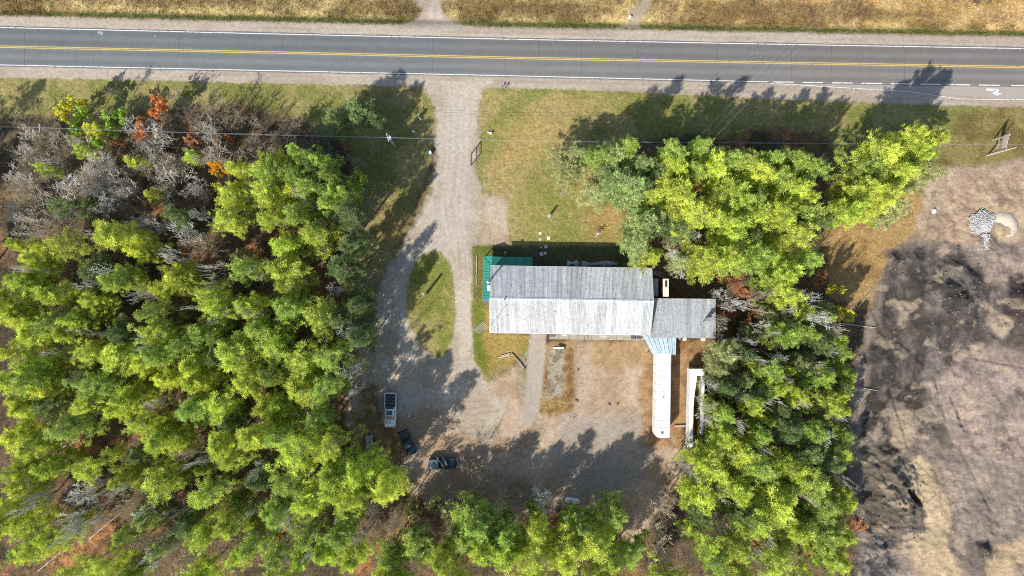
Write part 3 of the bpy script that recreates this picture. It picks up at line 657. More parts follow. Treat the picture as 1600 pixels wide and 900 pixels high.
# east strip
t('P', 'lime', 16, (1120,742,37),(1162,722,36),(1110,792,32),(1150,690,30),(1104,726,20),(1180,642,22),(1222,612,28),(1262,622,28),(1312,632,27),(1230,792,50),(1190,830,40),(1262,850,38),(1300,880,34),(1222,890,38),(1160,870,36),(1160,780,36),(1110,850,30),(1250,742,34))
t('P', 'mid', 17, (1140,652,24),(1282,762,40),(1310,800,36),(1200,750,34),(1305,842,34),(1250,530,26),(1225,590,26),(1330,560,16),(1130,900,34),(1210,690,26),(1296,590,24),(1290,680,34))
t('P', 'dark', 15, (1280,705,42),(1240,680,34),(1310,730,32),(1150,610,24),(1200,620,26),(1180,560,20),(1300,540,22),(1230,640,24),(1100,820,22),(1320,600,20),(1170,820,28))
t('P', 'lime', 14, (1325,600,20),(1332,640,22),(1325,720,26),(1330,790,30),(1328,850,28),(1320,895,28)); t('P', 'mid', 14, (1300,500,20),(1325,540,22),(1335,580,18),(1335,690,20),(1280,520,20)); t('P', 'yellow', 13, (1270,490,18),(1320,620,18),(1240,580,20),(1185,690,22),(1210,660,20))
t('P', 'olive', 12, (1140,560,32),(1132,578,20),(1175,600,24),(1270,575,30),(1300,620,24),(1112,592,13,6),(1205,585,22))
t('L', 'yellow', 10, (1310,457,17),(1180,640,18),(1262,618,20),(1180,580,14),(1215,535,16),(1325,500,14)); t('B', 'white', 18, (1290,500,30),(1280,462,22),(1165,665,24),(1225,647,22),(1265,640,20),(1215,702,24),(1310,692,22),(1240,560,22),(1310,545,24),(1130,470,18,8),(1200,570,16),(1325,655,14),(1082,745,20,9),(1160,480,18))
t('B', 'grey', 17, (1245,480,26),(1320,520,22),(1180,620,20),(1150,500,22),(1210,510,24),(1190,480,20),(1300,575,24),(1235,600,20),(1090,760,22),(1345,760,14)); t('L', 'russet', 6, (1355,818,19),(1200,600,14),(1185,500,16),(1150,640,10,5),(1120,690,10,4)); t('B', 'tan', 7, (1352,812,16),(1140,520,24),(1170,540,18))
# grove east of the lawn
t('P', 'blue', 15, (960,232,34),(985,290,42),(1010,340,40),(1005,380,34),(965,270,30),(1000,250,28)); t('P', 'olive', 9, (900,262,28),(875,240,24),(935,300,30),(930,250,26),(880,275,18,6),(1068,408,26))
t('P', 'lime', 17, (1072,292,42),(1130,262,40),(1090,335,40),(1160,300,42),(1160,345,42),(1120,400,36),(1200,270,44),(1245,282,48),(1232,330,42),(1252,372,42),(1245,420,38),(1150,405,32),(1285,300,22),(1070,250,34),(1030,310,28,14),(1020,400,26,13),(1200,330,38),(1240,460,30))
t('P', 'lime', 18.5, (1466,206,32),(1440,210,30)); t('P', 'mid', 18, (1110,232,26),(1150,240,28),(1215,240,28),(1260,244,28),(1060,232,24),(1300,262,22),(990,222,24),(930,228,22)); t('P', 'lime', 18, (1400,232,48),(1452,222,42),(1368,292,36),(1398,302,44),(1352,332,28),(1470,235,28),(1430,262,42)); t('P', 'olive', 15, (1465,262,32),(1410,325,34),(1480,210,22,17))
t('P', 'mid', 16, (1095,262,30),(1180,250,30),(1230,248,30),(1275,262,32),(1200,395,32),(1270,330,34),(1375,255,34),(1280,400,32),(1190,300,32))
t('P', 'dark', 13, (1040,260,26),(1060,350,30),(1185,375,26),(1290,345,26),(1215,440,26),(1020,280,22)); t('B', 'white', 10, (1070,405,30),(1060,400,20),(1092,365,16,14),(1180,325,14,16)); t('L', 'russet', 7, (1090,280,20,14),(1040,330,20,6),(1190,420,24,5),(1170,440,22,5),(1070,370,18,5),(1130,440,16,4),(1285,430,16,4)); t('B', 'tan', 8, (1065,395,26),(1190,430,24,7),(1290,250,16,6),(885,300,14,4))
# trees just outside the frame whose shadows fall into it
t('P', 'dark', 16, (-150,215,34),(-160,300,36),(-120,400,36)); t('P', 'lime', 18, (-30,600,36),(-40,480,36),(-30,820,36),(60,935,36),(160,940,36),(270,935,36),(600,945,40),(700,940,40),(820,945,40),(940,945,40),(1060,945,38),(1180,945,38),(420,940,36),(1290,945,36))
fill = random.Random(77); placed = [(a[1], a[2]) for a in T]
def fits(x, y, d): return all((x-a)**2+(y-b)**2 > d*d for a, b in placed)
WEST = [(0,330),(300,330),(330,240),(470,260),(545,330),(560,600),(600,700),(640,840),(640,900),(0,900)]
EAST = [(1110,600),(1150,440),(1300,440),(1335,560),(1325,900),(1090,900),(1100,720)]
for n_f, (poly_, cnt, lo_d) in enumerate(((WEST, 75, 17), (EAST, 40, 15))):
    PA_ = np.array(poly_); got = 0
    for _ in range(4000):
        if got >= cnt: break
        x_, y_ = fill.uniform(PA_[:, 0].min(), PA_[:, 0].max()), fill.uniform(PA_[:, 1].min(), PA_[:, 1].max())
        if sdist(np.array([[x_]]), np.array([[y_]]), poly_)[0, 0] > 0 or not fits(x_, y_, lo_d): continue
        q = fill.random()
        T.append(('B', x_, y_, fill.uniform(12, 22), fill.uniform(12, 19), 'white' if q < .3 else 'grey') if q < .55 else (('P', x_, y_, fill.uniform(14, 20), fill.uniform(5, 11), 'olive' if q < .75 else 'mid') if q < .9 else ('B', x_, y_, fill.uniform(14, 20), fill.uniform(6, 9), 'tan')))
        placed.append((x_, y_)); got += 1
GAPS = ((130,700,24),(255,650,16),(150,835,26),(100,880,20),(240,822,15),(70,540,12),(330,490,12),(330,412,12),(60,800,14))
T = [a for a in T if a[0] != 'P' or all(math.hypot(a[1]-g[0], a[2]-g[1]) > g[2] for g in GAPS)]
for _ in range(55):
    T.append(('B', fill.uniform(5, 335), fill.uniform(190, 345), fill.uniform(20, 32), fill.uniform(6, 10), fill.choice(['grey', 'grey', 'tan', 'dim', 'white'])))
for k, a in enumerate(T): tree(*a)

# ------------------------------------------------------------------ ground cover (stuff)
def tufts(name, pts, hs, ws, per, color_fn, seed, label=None, lean=.35):
    r = np.random.default_rng(seed); n = len(pts); P_ = np.repeat(pts, per, 0); h = np.repeat(hs, per)*r.uniform(.6, 1.2, n*per); w = np.repeat(ws, per)
    a = r.random(n*per)*6.283; off = r.normal(size=(n*per, 2))*np.repeat(ws, per)[:, None]*1.2
    b = P_.copy(); b[:, :2] += off; s = np.stack([np.cos(a), np.sin(a), 0*a], -1)*w[:, None]*.35
    tip = b+np.stack([r.normal(size=n*per)*h*lean, r.normal(size=n*per)*h*lean, h], -1)
    V = np.stack([b-s, b+s, tip], 1).reshape(-1, 3); c = np.repeat(np.repeat(color_fn(pts, r), per, 0)*r.uniform(.75, 1.2, (n*per, 1)), 3, 0)
    o = bpy.data.objects.new(name, tri_mesh(name, V, np.arange(len(V)).reshape(-1, 3), M_GRASS, c)); col.objects.link(o); o.color = (1, 1, 1, 1)
    return tag(o, kind='stuff')
M_GRASS = foliage_mat('grass_blades', .3)
def sample_cls(cls, n, seed, cond=None, x0=-104, x1=104, y0=-61, y1=61):
    r = np.random.default_rng(seed); X = r.uniform(x0, x1, n*3); Y = r.uniform(y0, y1, n*3)
    i = np.clip(np.searchsorted(xs, X), 0, nx-1); j = np.clip(np.searchsorted(ys, Y), 0, ny-1)
    ok = np.isin(CLS[i, j], cls)
    if cond is not None: ok &= cond(X/MPP+800, 450-Y/MPP)
    i, j, X, Y = i[ok][:n], j[ok][:n], X[ok][:n], Y[ok][:n]
    return np.stack([X, Y, HT[i, j]-.02], -1), C[i, j]
p, c = sample_cls([1], 10000, 1, None, -104, 104, 46, 58); lab_c = c
tufts('tall_dry_grass', p, np.full(len(p), .38), np.full(len(p), .16), 5, lambda q, r: c*1.8, 2)
p, c = sample_cls([3], 26000, 3, lambda a, b: (fbm(a, b, 22, 5, 3) > .40)); tufts('lawn_grass', p, np.full(len(p), .11), np.full(len(p), .10), 4, lambda q, r: c*r.uniform(.55, 1.15, (len(q), 1)), 4)
p, c = sample_cls([0], 16000, 5); tufts('forest_undergrowth', p, np.full(len(p), .28), np.full(len(p), .15), 4, lambda q, r: np.where(r.random((len(q), 1)) < .4, np.array([[.12, .17, .04]]), c*1.1), 6)
p, c = sample_cls([3, 5], 2600, 7, lambda a, b: (a > 850) & (a < 910) & (b > 532) & (b < 655)); tufts('ochre_weeds', p, np.full(len(p), .3), np.full(len(p), .14), 5, lambda q, r: np.where(r.random((len(q), 1)) < .5, np.array([[.42, .28, .12]]), np.array([[.30, .20, .09]])), 8)
p, c = sample_cls([6], 1500, 9, lambda a, b: (b < 560) & (a < 1420)); tufts('quarry_edge_weeds', p, np.full(len(p), .2), np.full(len(p), .12), 4, lambda q, r: c*.9, 10)
# brush: fine brown stems along the north ditch and thicket
def brush(name, pts, h, tone, seed, per=6):
    r = np.random.default_rng(seed); segs = []
    for x, y, z in pts:
        for k in range(per):
            d = r.normal(size=2)*.35; hh = h*r.uniform(.5, 1.2); ox, oy = r.normal(size=2)*.35
            segs.append([x+ox, y+oy, z, x+ox+d[0]*hh, y+oy+d[1]*hh, z+hh, .018, .008])
            segs.append([x+ox+d[0]*hh*.5, y+oy+d[1]*hh*.5, z+hh*.5, x+ox+d[0]*hh*.5+r.normal()*hh*.4, y+oy+d[1]*hh*.5+r.normal()*hh*.4, z+hh*.95, .012, .006])
    o = bpy.data.objects.new(name, tri_mesh(name, *prisms(segs), M_BARK)); col.objects.link(o); o.color = (*tone, 1); return tag(o, kind='stuff')
p, c = sample_cls([1], 750, 11, lambda a, b: ((fbm(a, b, 40, 12, 3) > .5) & (b < ry(R_TOP, a)-34)) , -104, 104, 46, 58); brush('roadside_brush', p, 1.3, (.20, .14, .09), 12)
p, c = sample_cls([0, 3], 2200, 13, lambda a, b: (a < 470) & (b > 165) & (b < 340)); brush('thicket_undergrowth', p, 1.5, (.30, .25, .19), 14)
p, c = sample_cls([0], 2400, 15); brush('forest_twigs', p, .9, (.24, .18, .13), 16, 5)
# stones and pebbles
M_STONE = bark_mat('stone')
def rocks(name, pts, smin, smax, tone, seed):
    r = np.random.default_rng(seed); n = len(pts)
    base = np.array([(1,0,0),(-1,0,0),(0,1,0),(0,-1,0),(0,0,1),(0,0,-1)], float); F0 = np.array([(0,2,4),(2,1,4),(1,3,4),(3,0,4),(2,0,5),(1,2,5),(3,1,5),(0,3,5)])
    s = r.uniform(smin, smax, (n, 1, 1))*r.uniform(.6, 1.2, (n, 1, 3)); a = r.random(n)*6.28; ca, sa = np.cos(a), np.sin(a)
    v = base[None]*s*r.uniform(.7, 1.2, (n, 6, 1)); v = np.stack([v[..., 0]*ca[:, None]-v[..., 1]*sa[:, None], v[..., 0]*sa[:, None]+v[..., 1]*ca[:, None], v[..., 2]], -1)+np.asarray(pts)[:, None]
    V = v.reshape(-1, 3); F = (F0[None]+np.arange(n)[:, None, None]*6).reshape(-1, 3)
    o = bpy.data.objects.new(name, tri_mesh(name, V, F, M_STONE)); col.objects.link(o); o.color = (*tone, 1); return o
p, c = sample_cls([6], 4000, 21); tag(rocks('quarry_stones', p, .04, .16, (.34, .31, .28), 22), kind='stuff')
p, c = sample_cls([6], 2600, 27, lambda a, b: ((np.hypot(a-1490, b-440) < 58) | (np.hypot(a-1600, b-480) < 46) | (np.hypot(a-1395, b-790) < 62) | (np.hypot(a-1410, b-405) < 34) | (np.hypot(a-1533, b-857) < 16))); tag(rocks('dark_soil_clods', p, .08, .34, (.13, .12, .11), 28), kind='stuff')
p, c = sample_cls([4, 5, 2], 5000, 23); tag(rocks('loose_gravel', p, .02, .07, (.42, .39, .35), 24), kind='stuff')
p, c = sample_cls([5, 3], 900, 25, lambda a, b: (a > 850) & (a < 890) & (b > 540) & (b < 650)); tag(rocks('rubble', p, .06, .22, (.42, .38, .33), 26), kind='stuff')
r = np.random.default_rng(31); cx, cy = W(1532, 347); n = 2600
th = r.random(n)*6.283; ra_ = np.sqrt(r.random(n)); irr = 1+.16*np.sin(th*2+1)+.1*np.sin(th*5); u = np.stack([np.cos(th)*ra_*2.0*irr, np.sin(th)*ra_*2.3*irr], -1)*r.uniform(.85, 1.15, (n, 1)); pz = .95*np.clip(1-ra_, 0, 1)**.8+.04
pts = np.stack([cx+u[:, 0], cy+u[:, 1], pz*r.uniform(.5, 1., n)], -1); gz = ground_h(cx, cy); pts[:, 2] += gz
tail = np.stack([cx+.5+r.normal(size=500)*.45, cy-2.2-r.random(500)*3, np.full(500, gz+.06)], -1)
o = rocks('rock_pile', np.concatenate([pts, tail]), .04, .20, (.44, .44, .43), 32); tag(o, 'heap of broken white rock on tan quarry ground', 'rock pile', kind='stuff')
cx, cy = W(1459, 330); mb = MB(); rr = np.random.default_rng(5); rings = []
for z, s in ((-.2, 1), (.1, 1.05), (.3, .85), (.42, .4)): rings.append([(cx+math.cos(a)*.42*s*rr.uniform(.85, 1.1), cy+math.sin(a)*.52*s*rr.uniform(.85, 1.1), z) for a in np.arange(0, 6.28, .7)])
mb.loft(rings); tag(mb.build('boulder', flat_mat('white_stone', (.62, .62, .6)), None, False), 'single white boulder at the grass edge of the quarry', 'boulder')
mb = MB(); rings = []; arc = [(1553,345),(1562,339),(1573,341),(1582,350),(1584,360),(1579,367),(1571,371)]
wd = [.7, 1.4, 1.7, 1.5, 1.1, .7, .35]
for k, (a, b) in enumerate(arc):
    x, y = W(a, b); a2 = arc[min(k+1, len(arc)-1)]; a1 = arc[max(k-1, 0)]; dx, dy = a2[0]-a1[0], -(a2[1]-a1[1]); L = math.hypot(dx, dy); nxn, nyn = -dy/L, dx/L; w_ = wd[k]; g = ground_h(x, y)
    rings.append([(x+nxn*w_*s, y+nyn*w_*s, g-.25+.8*hh*w_/1.5) for s, hh in ((-1, 0), (-.6, .55), (-.2, .9), (.15, .95), (.55, .6), (1, 0))])
mb.loft(rings); tag(mb.build('sand_pile', flat_mat('pale_sand', A(214, 200, 178), var=.22, bump=.8), None, True), 'curved ridge of pale sand beside the white rock heap', 'sand pile')

# ------------------------------------------------------------------ hall and annex
def metal_roof(name, base, rough=.5):
    m, b = new_mat(name, base, rough, .0, .5); oi = ND(m, 'ShaderNodeObjectInfo')
    rgb = ND(m, 'ShaderNodeRGB'); rgb.outputs[0].default_value = (*base, 1)
    mr = ND(m, 'ShaderNodeMapRange'); mr.inputs['To Min'].default_value = .80; mr.inputs['To Max'].default_value = 1.12; LK(m, oi.outputs['Random'], mr.inputs['Value'])
    sc = ND(m, 'ShaderNodeVectorMath', operation='SCALE'); LK(m, rgb.outputs[0], sc.inputs[0]); LK(m, mr.outputs[0], sc.inputs['Scale'])
    c, _ = noise_mul(m, sc.outputs[0], 1.0, .60, 1.22, stretch=(7, .22, .2), coord='World'); c, _ = noise_mul(m, c, 2.2, .72, 1.18, detail=7, coord='World'); c, _ = noise_mul(m, c, .22, .86, 1.1, coord='World')
    vo = ND(m, 'ShaderNodeTexVoronoi'); vo.inputs['Scale'].default_value = 1.1; tc = ND(m, 'ShaderNodeNewGeometry'); LK(m, tc.outputs['Position'], vo.inputs['Vector'])
    m2 = ND(m, 'ShaderNodeMapRange'); m2.inputs['From Min'].default_value = .05; m2.inputs['From Max'].default_value = .22; m2.inputs['To Min'].default_value = .62; LK(m, vo.outputs['Distance'], m2.inputs['Value'])
    s2 = ND(m, 'ShaderNodeVectorMath', operation='SCALE'); LK(m, c, s2.inputs[0]); LK(m, m2.outputs[0], s2.inputs['Scale'])
    LK(m, s2.outputs[0], b.inputs['Base Color']); return m
M_ROOF = metal_roof('weathered_white_metal', (.50, .51, .50)); M_ROOF2 = metal_roof('weathered_grey_metal', (.40, .41, .42)); M_GREEN = metal_roof('green_metal', (.02, .21, .145)); M_BLUE = metal_roof('pale_blue_metal', (.42, .54, .58))
M_WALL = flat_mat('white_siding', (.55, .54, .50), stretch=(1, 1, 6)); M_DARKG, _ = new_mat('window_glass', (.03, .04, .05), .08, 0, .6); M_TRIM = flat_mat('white_trim', (.7, .7, .68)); M_DOOR = flat_mat('brown_door', (.16, .09, .06))
M_CONC = flat_mat('concrete', A(186, 178, 162), var=.15, bump=.3); M_STEEL = flat_mat('galvanised_steel', (.45, .46, .47), .4, .6); M_BLK = flat_mat('black_metal', (.03, .03, .03), .5); M_WOOD = flat_mat('weathered_wood', (.30, .24, .18), stretch=(1, 1, .2)); M_PALEW = flat_mat('pale_timber', (.55, .47, .36)); M_RUST = flat_mat('rusty_brown', (.17, .08, .05))
def sheet_mesh(name, w, L, drop, mat, ribs=4):
    """one corrugated roof sheet: x across (width w), runs along y from 0 (high edge) to L, dropping by drop"""
    prof = []
    for k in range(ribs):
        x0 = w*k/ribs; prof += [(x0, 0), (x0+w/ribs*.60, 0), (x0+w/ribs*.70, .028), (x0+w/ribs*.9, .028)]
    prof += [(w+.03, 0)]
    mb = MB(); n = len(prof); vs = [(x, y*L, z-drop*y) for y in (0, 1) for x, z in prof]+[(x, y*L, z-drop*y-.02) for y in (0, 1) for x, z in prof]
    fs = [(k, k+1, n+k+1, n+k) for k in range(n-1)]+[(2*n+k, 3*n+k, 3*n+k+1, 2*n+k+1) for k in range(n-1)]+[(n+k, n+k+1, 3*n+k+1, 3*n+k) for k in range(n-1)]+[(k+1, k, 2*n+k, 2*n+k+1) for k in range(n-1)]
    mb.add(vs, fs); me = mb.mesh(name, mat); return me
RZ = math.radians(-.9)
ex0, ey0 = W(765.5, 415.5, 5.5); ex1, ey1 = W(1018, 419, 5.5); LEN = math.hypot(ex1-ex0, ey1-ey0); wsx = LEN/32
yS = W(765, 519.5, 5.5)[1]; yR = W(765, 466.5, 7.5)[1]; DN = ey0-yR; DS = yR-yS; HE, HR = 5.5, 7.5
hall = thing('hall', 'long white metal roofed hall with green porch roof at its west end', 'building', (ex0, yR, 0), RZ)
o = MB(); hw = .35
o.loft([[(hw, y, z) for y, z in ((-DS+hw, 0), (DN-hw, 0), (DN-hw, HE-.05), (0, HR-.12), (-DS+hw, HE-.05))], [(LEN-hw, y, z) for y, z in ((-DS+hw, 0), (DN-hw, 0), (DN-hw, HE-.05), (0, HR-.12), (-DS+hw, HE-.05))]]).build('wall', M_WALL, hall)
meN = sheet_mesh('roof_sheet', wsx, DN, HR-HE, M_ROOF); meS = sheet_mesh('roof_sheet', wsx, DS, HR-HE, M_ROOF)
for k in range(32):
    inst(meN, 'roof_sheet', hall, (k*wsx, 0.0, HR+.012*(k % 2)+rnd.uniform(0, .006)))
    inst(meS, 'roof_sheet', hall, ((k+1)*wsx, 0.0, HR+.012*(k % 2)+rnd.uniform(0, .006)), (0, 0, math.pi))
MB().loft([[(x, -.28, HR-.02), (x, 0, HR+.07), (x, .28, HR-.02), (x, 0, HR+.05)] for x in (-.05, LEN+.05)]).build('ridge_cap', M_ROOF, hall)
MB().box(0, LEN, DN-.03, DN+.09, HE-.17, HE-.03).build('gutter', M_TRIM, hall); MB().box(0, LEN, -DS-.09, -DS+.03, HE-.17, HE-.03).build('gutter', M_TRIM, hall)
for k in range(8):
    x = 3+k*3.4
    for s, y in ((1, DN-hw+.02), (-1, -DS+hw-.02)):
        w_ = MB().box(x-.6, x+.6, y-.04, y+.04, 1.1, 2.2).build('window', M_TRIM, hall); MB().box(x-.5, x+.5, y-.06, y+.06, 1.2, 2.1).build('pane', M_DARKG, w_)
MB().box(7.2, 8.3, -DS+hw-.06, -DS+hw+.02, 0, 2.1).build('door', M_DOOR, hall)
# chimney pipe and mast at the west end
ch = MB().tube((-.25, W(764,441,5)[1]-yR, 0), (-.25, W(764,441,5)[1]-yR, 8.9), .17, .17, 10).build('chimney', M_TRIM, hall)
MB().tube((-.25, W(764,441,5)[1]-yR, 8.95), (-.25, W(764,441,5)[1]-yR, 9.15), .28, .06, 10).build('cap', M_TRIM, ch)
MB().box(-.5, -.06, W(763,450,5)[1]-yR-.5, W(763,450,5)[1]-yR+.5, 3.4, 5.3).build('flue_box', M_TRIM, hall)
MB().tube((.25, -DS+1.3, 4.8), (.25, -DS+1.3, 12.2), .035, .02, 6).tube((.25, -DS+.9, 11.3), (.25, -DS+1.7, 11.3), .02, .02, 4).build('mast', M_STEEL, hall)
MB().tube((2.6, -.15, HR-.1), (2.6, -.15, HR+.55), .09, .09, 8).build('vent_pipe', M_BLK, hall)
MB().tube((11.5, -2.2, 6.6), (11.5, -2.2, 7.25), .06, .06, 8).build('vent_pipe', M_STEEL, hall)
# green porch roof (west strip, north strip, gable)
gx = W(754,400,2.6)[0]-ex0; gxi = .15; gyN = W(757,401,2.6)[1]-yR; gyS = W(754,467,2.6)[1]-yR; gxe = W(831,401,2.6)[0]-ex0; z0, z1 = 2.5, 3.35
pr = MB()
pr.add([(gx, gyN, z0), (gx, gyS, z0), (gxi, gyS, z1), (gxi, DN-.1, z1)], [(0,1,2,3)]); pr.add([(gx, gyN, z0), (gxi, DN-.1, z1), (gxe, DN-.1, z1), (gxe, gyN, z0)], [(0,1,2,3)])
pr.add([(gx, gyN, z0-.12), (gx, gyS, z0-.12), (gx, gyS, z0), (gx, gyN, z0)], [(0,1,2,3)]).add([(gx, gyN, z0-.12), (gx, gyN, z0), (gxe, gyN, z0), (gxe, gyN, z0-.12)], [(0,1,2,3)])
porch = pr.build('porch_roof', M_GREEN, hall)
nn = int((gyN-gyS)/.55)
for k in range(nn+1):
    y = gyS+(gyN-gyS)*k/nn
    xi = gxi if y < DN-.1 else gx+(gxi-gx)*(gyN-y)/(gyN-DN+.1); zi = z0+(z1-z0)*(xi-gx)/(gxi-gx)
    if xi-gx > .1: MB().loft([[(gx, y-.02, z0), (gx, y+.02, z0), (gx, y, z0+.05)], [(xi, y-.02, zi), (xi, y+.02, zi), (xi, y, zi+.05)]]).build('seam', M_GREEN, porch)
nn = int((gxe-gx)/.5)
for k in range(nn+1):
    x = gx+(gxe-gx)*k/nn; yi = DN-.1 if x > gxi else gyN-(gyN-DN+.1)*(x-gx)/(gxi-gx); zi = z0+(z1-z0)*(gyN-yi)/(gyN-DN+.1)
    if gyN-yi > .1: MB().loft([[(x-.02, gyN, z0), (x+.02, gyN, z0), (x, gyN, z0+.05)], [(x-.02, yi, zi), (x+.02, yi, zi), (x, yi, zi+.05)]]).build('seam', M_GREEN, porch)
ga, gb = gx+.25, W(779.5,401,2.8)[0]-ex0; gm = (ga+gb)/2
MB().add([(ga, gyN+.03, z0-.02), (gb, gyN+.03, z0-.02), (gm, gyN+.03, z0+.75), (gm, DN+.1, z0+.72)], [(0,2,3),(2,1,3),(0,1,2)]).build('porch_gable', M_GREEN, hall)
for x, y in ((gx+.15, gyN-.15), (gx+.15, (gyN+gyS)/2), (gx+.15, gyS+.15), (gxe-.15, gyN-.15), ((gxe+gx)/2, gyN-.15)): MB().box(x-.07, x+.07, y-.07, y+.07, 0, 2.45).build('porch_post', M_TRIM, hall)
MB().box(gx, gxi+.1, gyS-.45, gyS-.02, .0, 2.35).build('entry_box', flat_mat('blue_box', (.09, .2, .32)), hall)

# annex
ax0, ay0 = W(1020, 466, 5.2); ax1, ay1 = W(1117.5, 467, 5.2); ays = W(1020, 527.5, 5.4)[1]; AL = ax1-ax0+.4; AD = ay0-ays; n_ = 13
annex = thing('annex', 'smaller grey metal roofed annex joined to east end of hall', 'building', (ax0-.35, ay0, 0), RZ*.6)
MB().loft([[(x, y, z) for y, z in ((-.3, 0), (-.3, 5.1), (-AD+.3, 5.25), (-AD+.3, 0))] for x in (.5, AL-.3)]).build('wall', M_WALL, annex)
meA = sheet_mesh('roof_sheet', AL/n_, AD, .2, M_ROOF2, 5)
for k in range(n_): inst(meA, 'roof_sheet', annex, (k*AL/n_, -AD, 5.47+.012*(k % 2)))
cx, cy = W(1106, 498, 6)[0]-(ax0-.35), W(1106, 498, 6)[1]-ay0
ch = MB().box(cx-.27, cx+.27, cy-.27, cy+.27, 5.2, 7.1).build('chimney', flat_mat('grey_block', (.25, .25, .26)), annex); MB().box(cx-.36, cx+.36, cy-.36, cy+.36, 7.1, 7.2).build('cap', M_STEEL, ch); MB().tube((cx-.35, cy-.2, 5.3), (cx-.75, cy-.45, 5.9), .07, .07, 6).build('pipe', M_BLK, ch)
for x in (3, 7, 10):
    w_ = MB().box(x-.6, x+.6, -.32, -.22, 1.1, 2.2).build('window', M_TRIM, annex); MB().box(x-.5, x+.5, -.30, -.20, 1.2, 2.1).build('pane', M_DARKG, w_)
MB().box(4.8, 5.9, -AD+.2, -AD+.34, 0, 2.1).build('door', M_DOOR, annex)
# boxes in the notch north of the annex
def notch(px0, px1, py0, py1, h, mat, label, side):
    x0, y0 = W(px0, py1, h); x1, y1 = W(px1, py0, h); r_ = thing('storage_locker', label, 'locker', ((x0+x1)/2, y1, 0)); w_ = (x1-x0)/2; L = y1-y0-.1
    MB().box(-w_+.03, w_-.03, -L, 0, 0, h-.1).build('body', side, r_)
    for k in range(4): MB().box(-w_+k*w_/2+.01, -w_+(k+1)*w_/2-.02, -L-.04, .04, h-.1, h-.02+.02*(k % 2)).build('lid_board', mat, r_)
    return r_
notch(1020, 1028.8, 436, 463.5, 3.4, flat_mat('grey_panel', (.36, .37, .38)), 'grey slatted narrow locker in the shade against the hall end wall', M_TRIM)
lk = notch(1036, 1045, 436, 464, 5.0, flat_mat('cream_panel', (.70, .66, .52)), 'cream topped narrow locker in sun north of the annex', flat_mat('red_brown_side', (.16, .07, .06)))
MB().box(-.15, .25, -1.4, -.25, 5.005, 5.03).build('opening', M_BLK, lk)
# canopy between annex and trailer
cn = thing('canopy', 'pale blue metal canopy between annex and long white trailer', 'canopy')
A_, B_, C_, D_ = [(*W(x, y, z), z) for x, y, z in ((1005,525,4.9),(1057.5,525,4.9),(1056.5,554,4.3),(1020,553.5,4.3))]
nb = 7
for k in range(nb):
    a, b = k/nb, (k+1)/nb-.012; lp = lambda p, q, u: tuple(p[i]+(q[i]-p[i])*u for i in range(3))
    p1, p2, p3, p4 = lp(A_, B_, a), lp(A_, B_, b), lp(D_, C_, b), lp(D_, C_, a); zz = .015*(k % 2)
    rr_ = []
    for u in (0, 1):
        s_, e_ = (p1, p2) if u == 0 else (p4, p3)
        rr_.append([lp(s_, e_, v) [:2]+(lp(s_, e_, v)[2]+zz+hh,) for v, hh in ((0, 0), (.3, 0), (.36, .035), (.44, .035), (.5, 0), (.8, 0), (.86, .035), (.94, .035), (1, 0), (1, -.03), (0, -.03))])
    MB().loft(rr_).build('roof_sheet', M_BLUE, cn)
for p in (A_, B_, C_, D_): MB().box(p[0]-.06+.12*(p[0] < 24.9 and 1 or -1), p[0]+.06+.12*(p[0] < 24.9 and 1 or -1), p[1]-.2, p[1]-.08, 0, p[2]-.06).build('post', M_STEEL, cn)

# ------------------------------------------------------------------ long trailers
M_TRL = flat_mat('white_trailer_paint', (.74, .74, .71), .45, var=.16, scale=1.2); M_TRR = flat_mat('white_trailer_roof', (.64, .66, .61), .5, var=.24, scale=.8)
M_TYRE = flat_mat('tyre_rubber', (.02, .02, .02)); 
def wheel(parent, x, y, r_=.5, w=.3, z=None, rim=M_STEEL):
    z = r_ if z is None else z
    a = MB().tube((x-w/2, y, z), (x+w/2, y, z), r_, r_, 14).build('wheel', M_TYRE, parent); MB().tube((x-w/2-.01, y, z), (x+w/2+.01, y, z), r_*.55, r_*.55, 10).build('rim', rim, a)
x0, yt_ = W(1026.5, 553, 4.0); x1, yb_ = W(1050.5, 684, 4.0)
tx = (x0+x1)/2; L = yt_-yb_; hw = 1.32
tr = thing('semi_trailer', 'long white box trailer with rounded front corners south of the canopy', 'trailer', (tx-.1, yt_+1.2, 0), math.radians(-.9)); L += 1.2
def rrect(hw_, y0, y1, c, z): return [(-hw_, y1, z), (-hw_, y0+c, z), (-hw_+c*.35, y0+c*.3, z), (-hw_+c, y0, z), (hw_-c*.4, y0, z), (hw_-c*.1, y0+c*.1, z), (hw_, y0+c*.4, z), (hw_, y1, z)]
MB().loft([rrect(hw, -L, 0, .55, 1.1), rrect(hw, -L, 0, .55, 3.95)]).build('body', M_TRL, tr)
MB().loft([rrect(hw-.05, -L+.04, -.04, .52, 3.95), rrect(hw-.12, -L+.1, -.1, .5, 4.02)]).build('roof', M_TRR, tr)
MB().box(-hw, hw, -L+1.75, -L+1.82, 4.02, 4.06).build('roof_bow', M_TRL, tr)
for k in range(1, 12): MB().box(-hw+.1, hw-.1, -L+1.8+k*1.3, -L+1.83+k*1.3, 4.015, 4.035).build('roof_seam', M_STEEL, tr)
for x_ in (-.9, 0, .9): MB().box(x_-.06, x_+.06, -.16, -.08, 4.02, 4.08).build('marker_lamp', M_RUST, tr)
MB().tube((0, -L*.55, 4.02), (0, -L*.55, 4.14), .16, .14, 8).build('roof_vent', M_STEEL, tr)
for k in range(9): MB().box(-hw-.015, -hw+.01, -L+1.8+k*1.6, -L+1.84+k*1.6, 1.15, 3.9).build('side_rib', M_STEEL, tr)
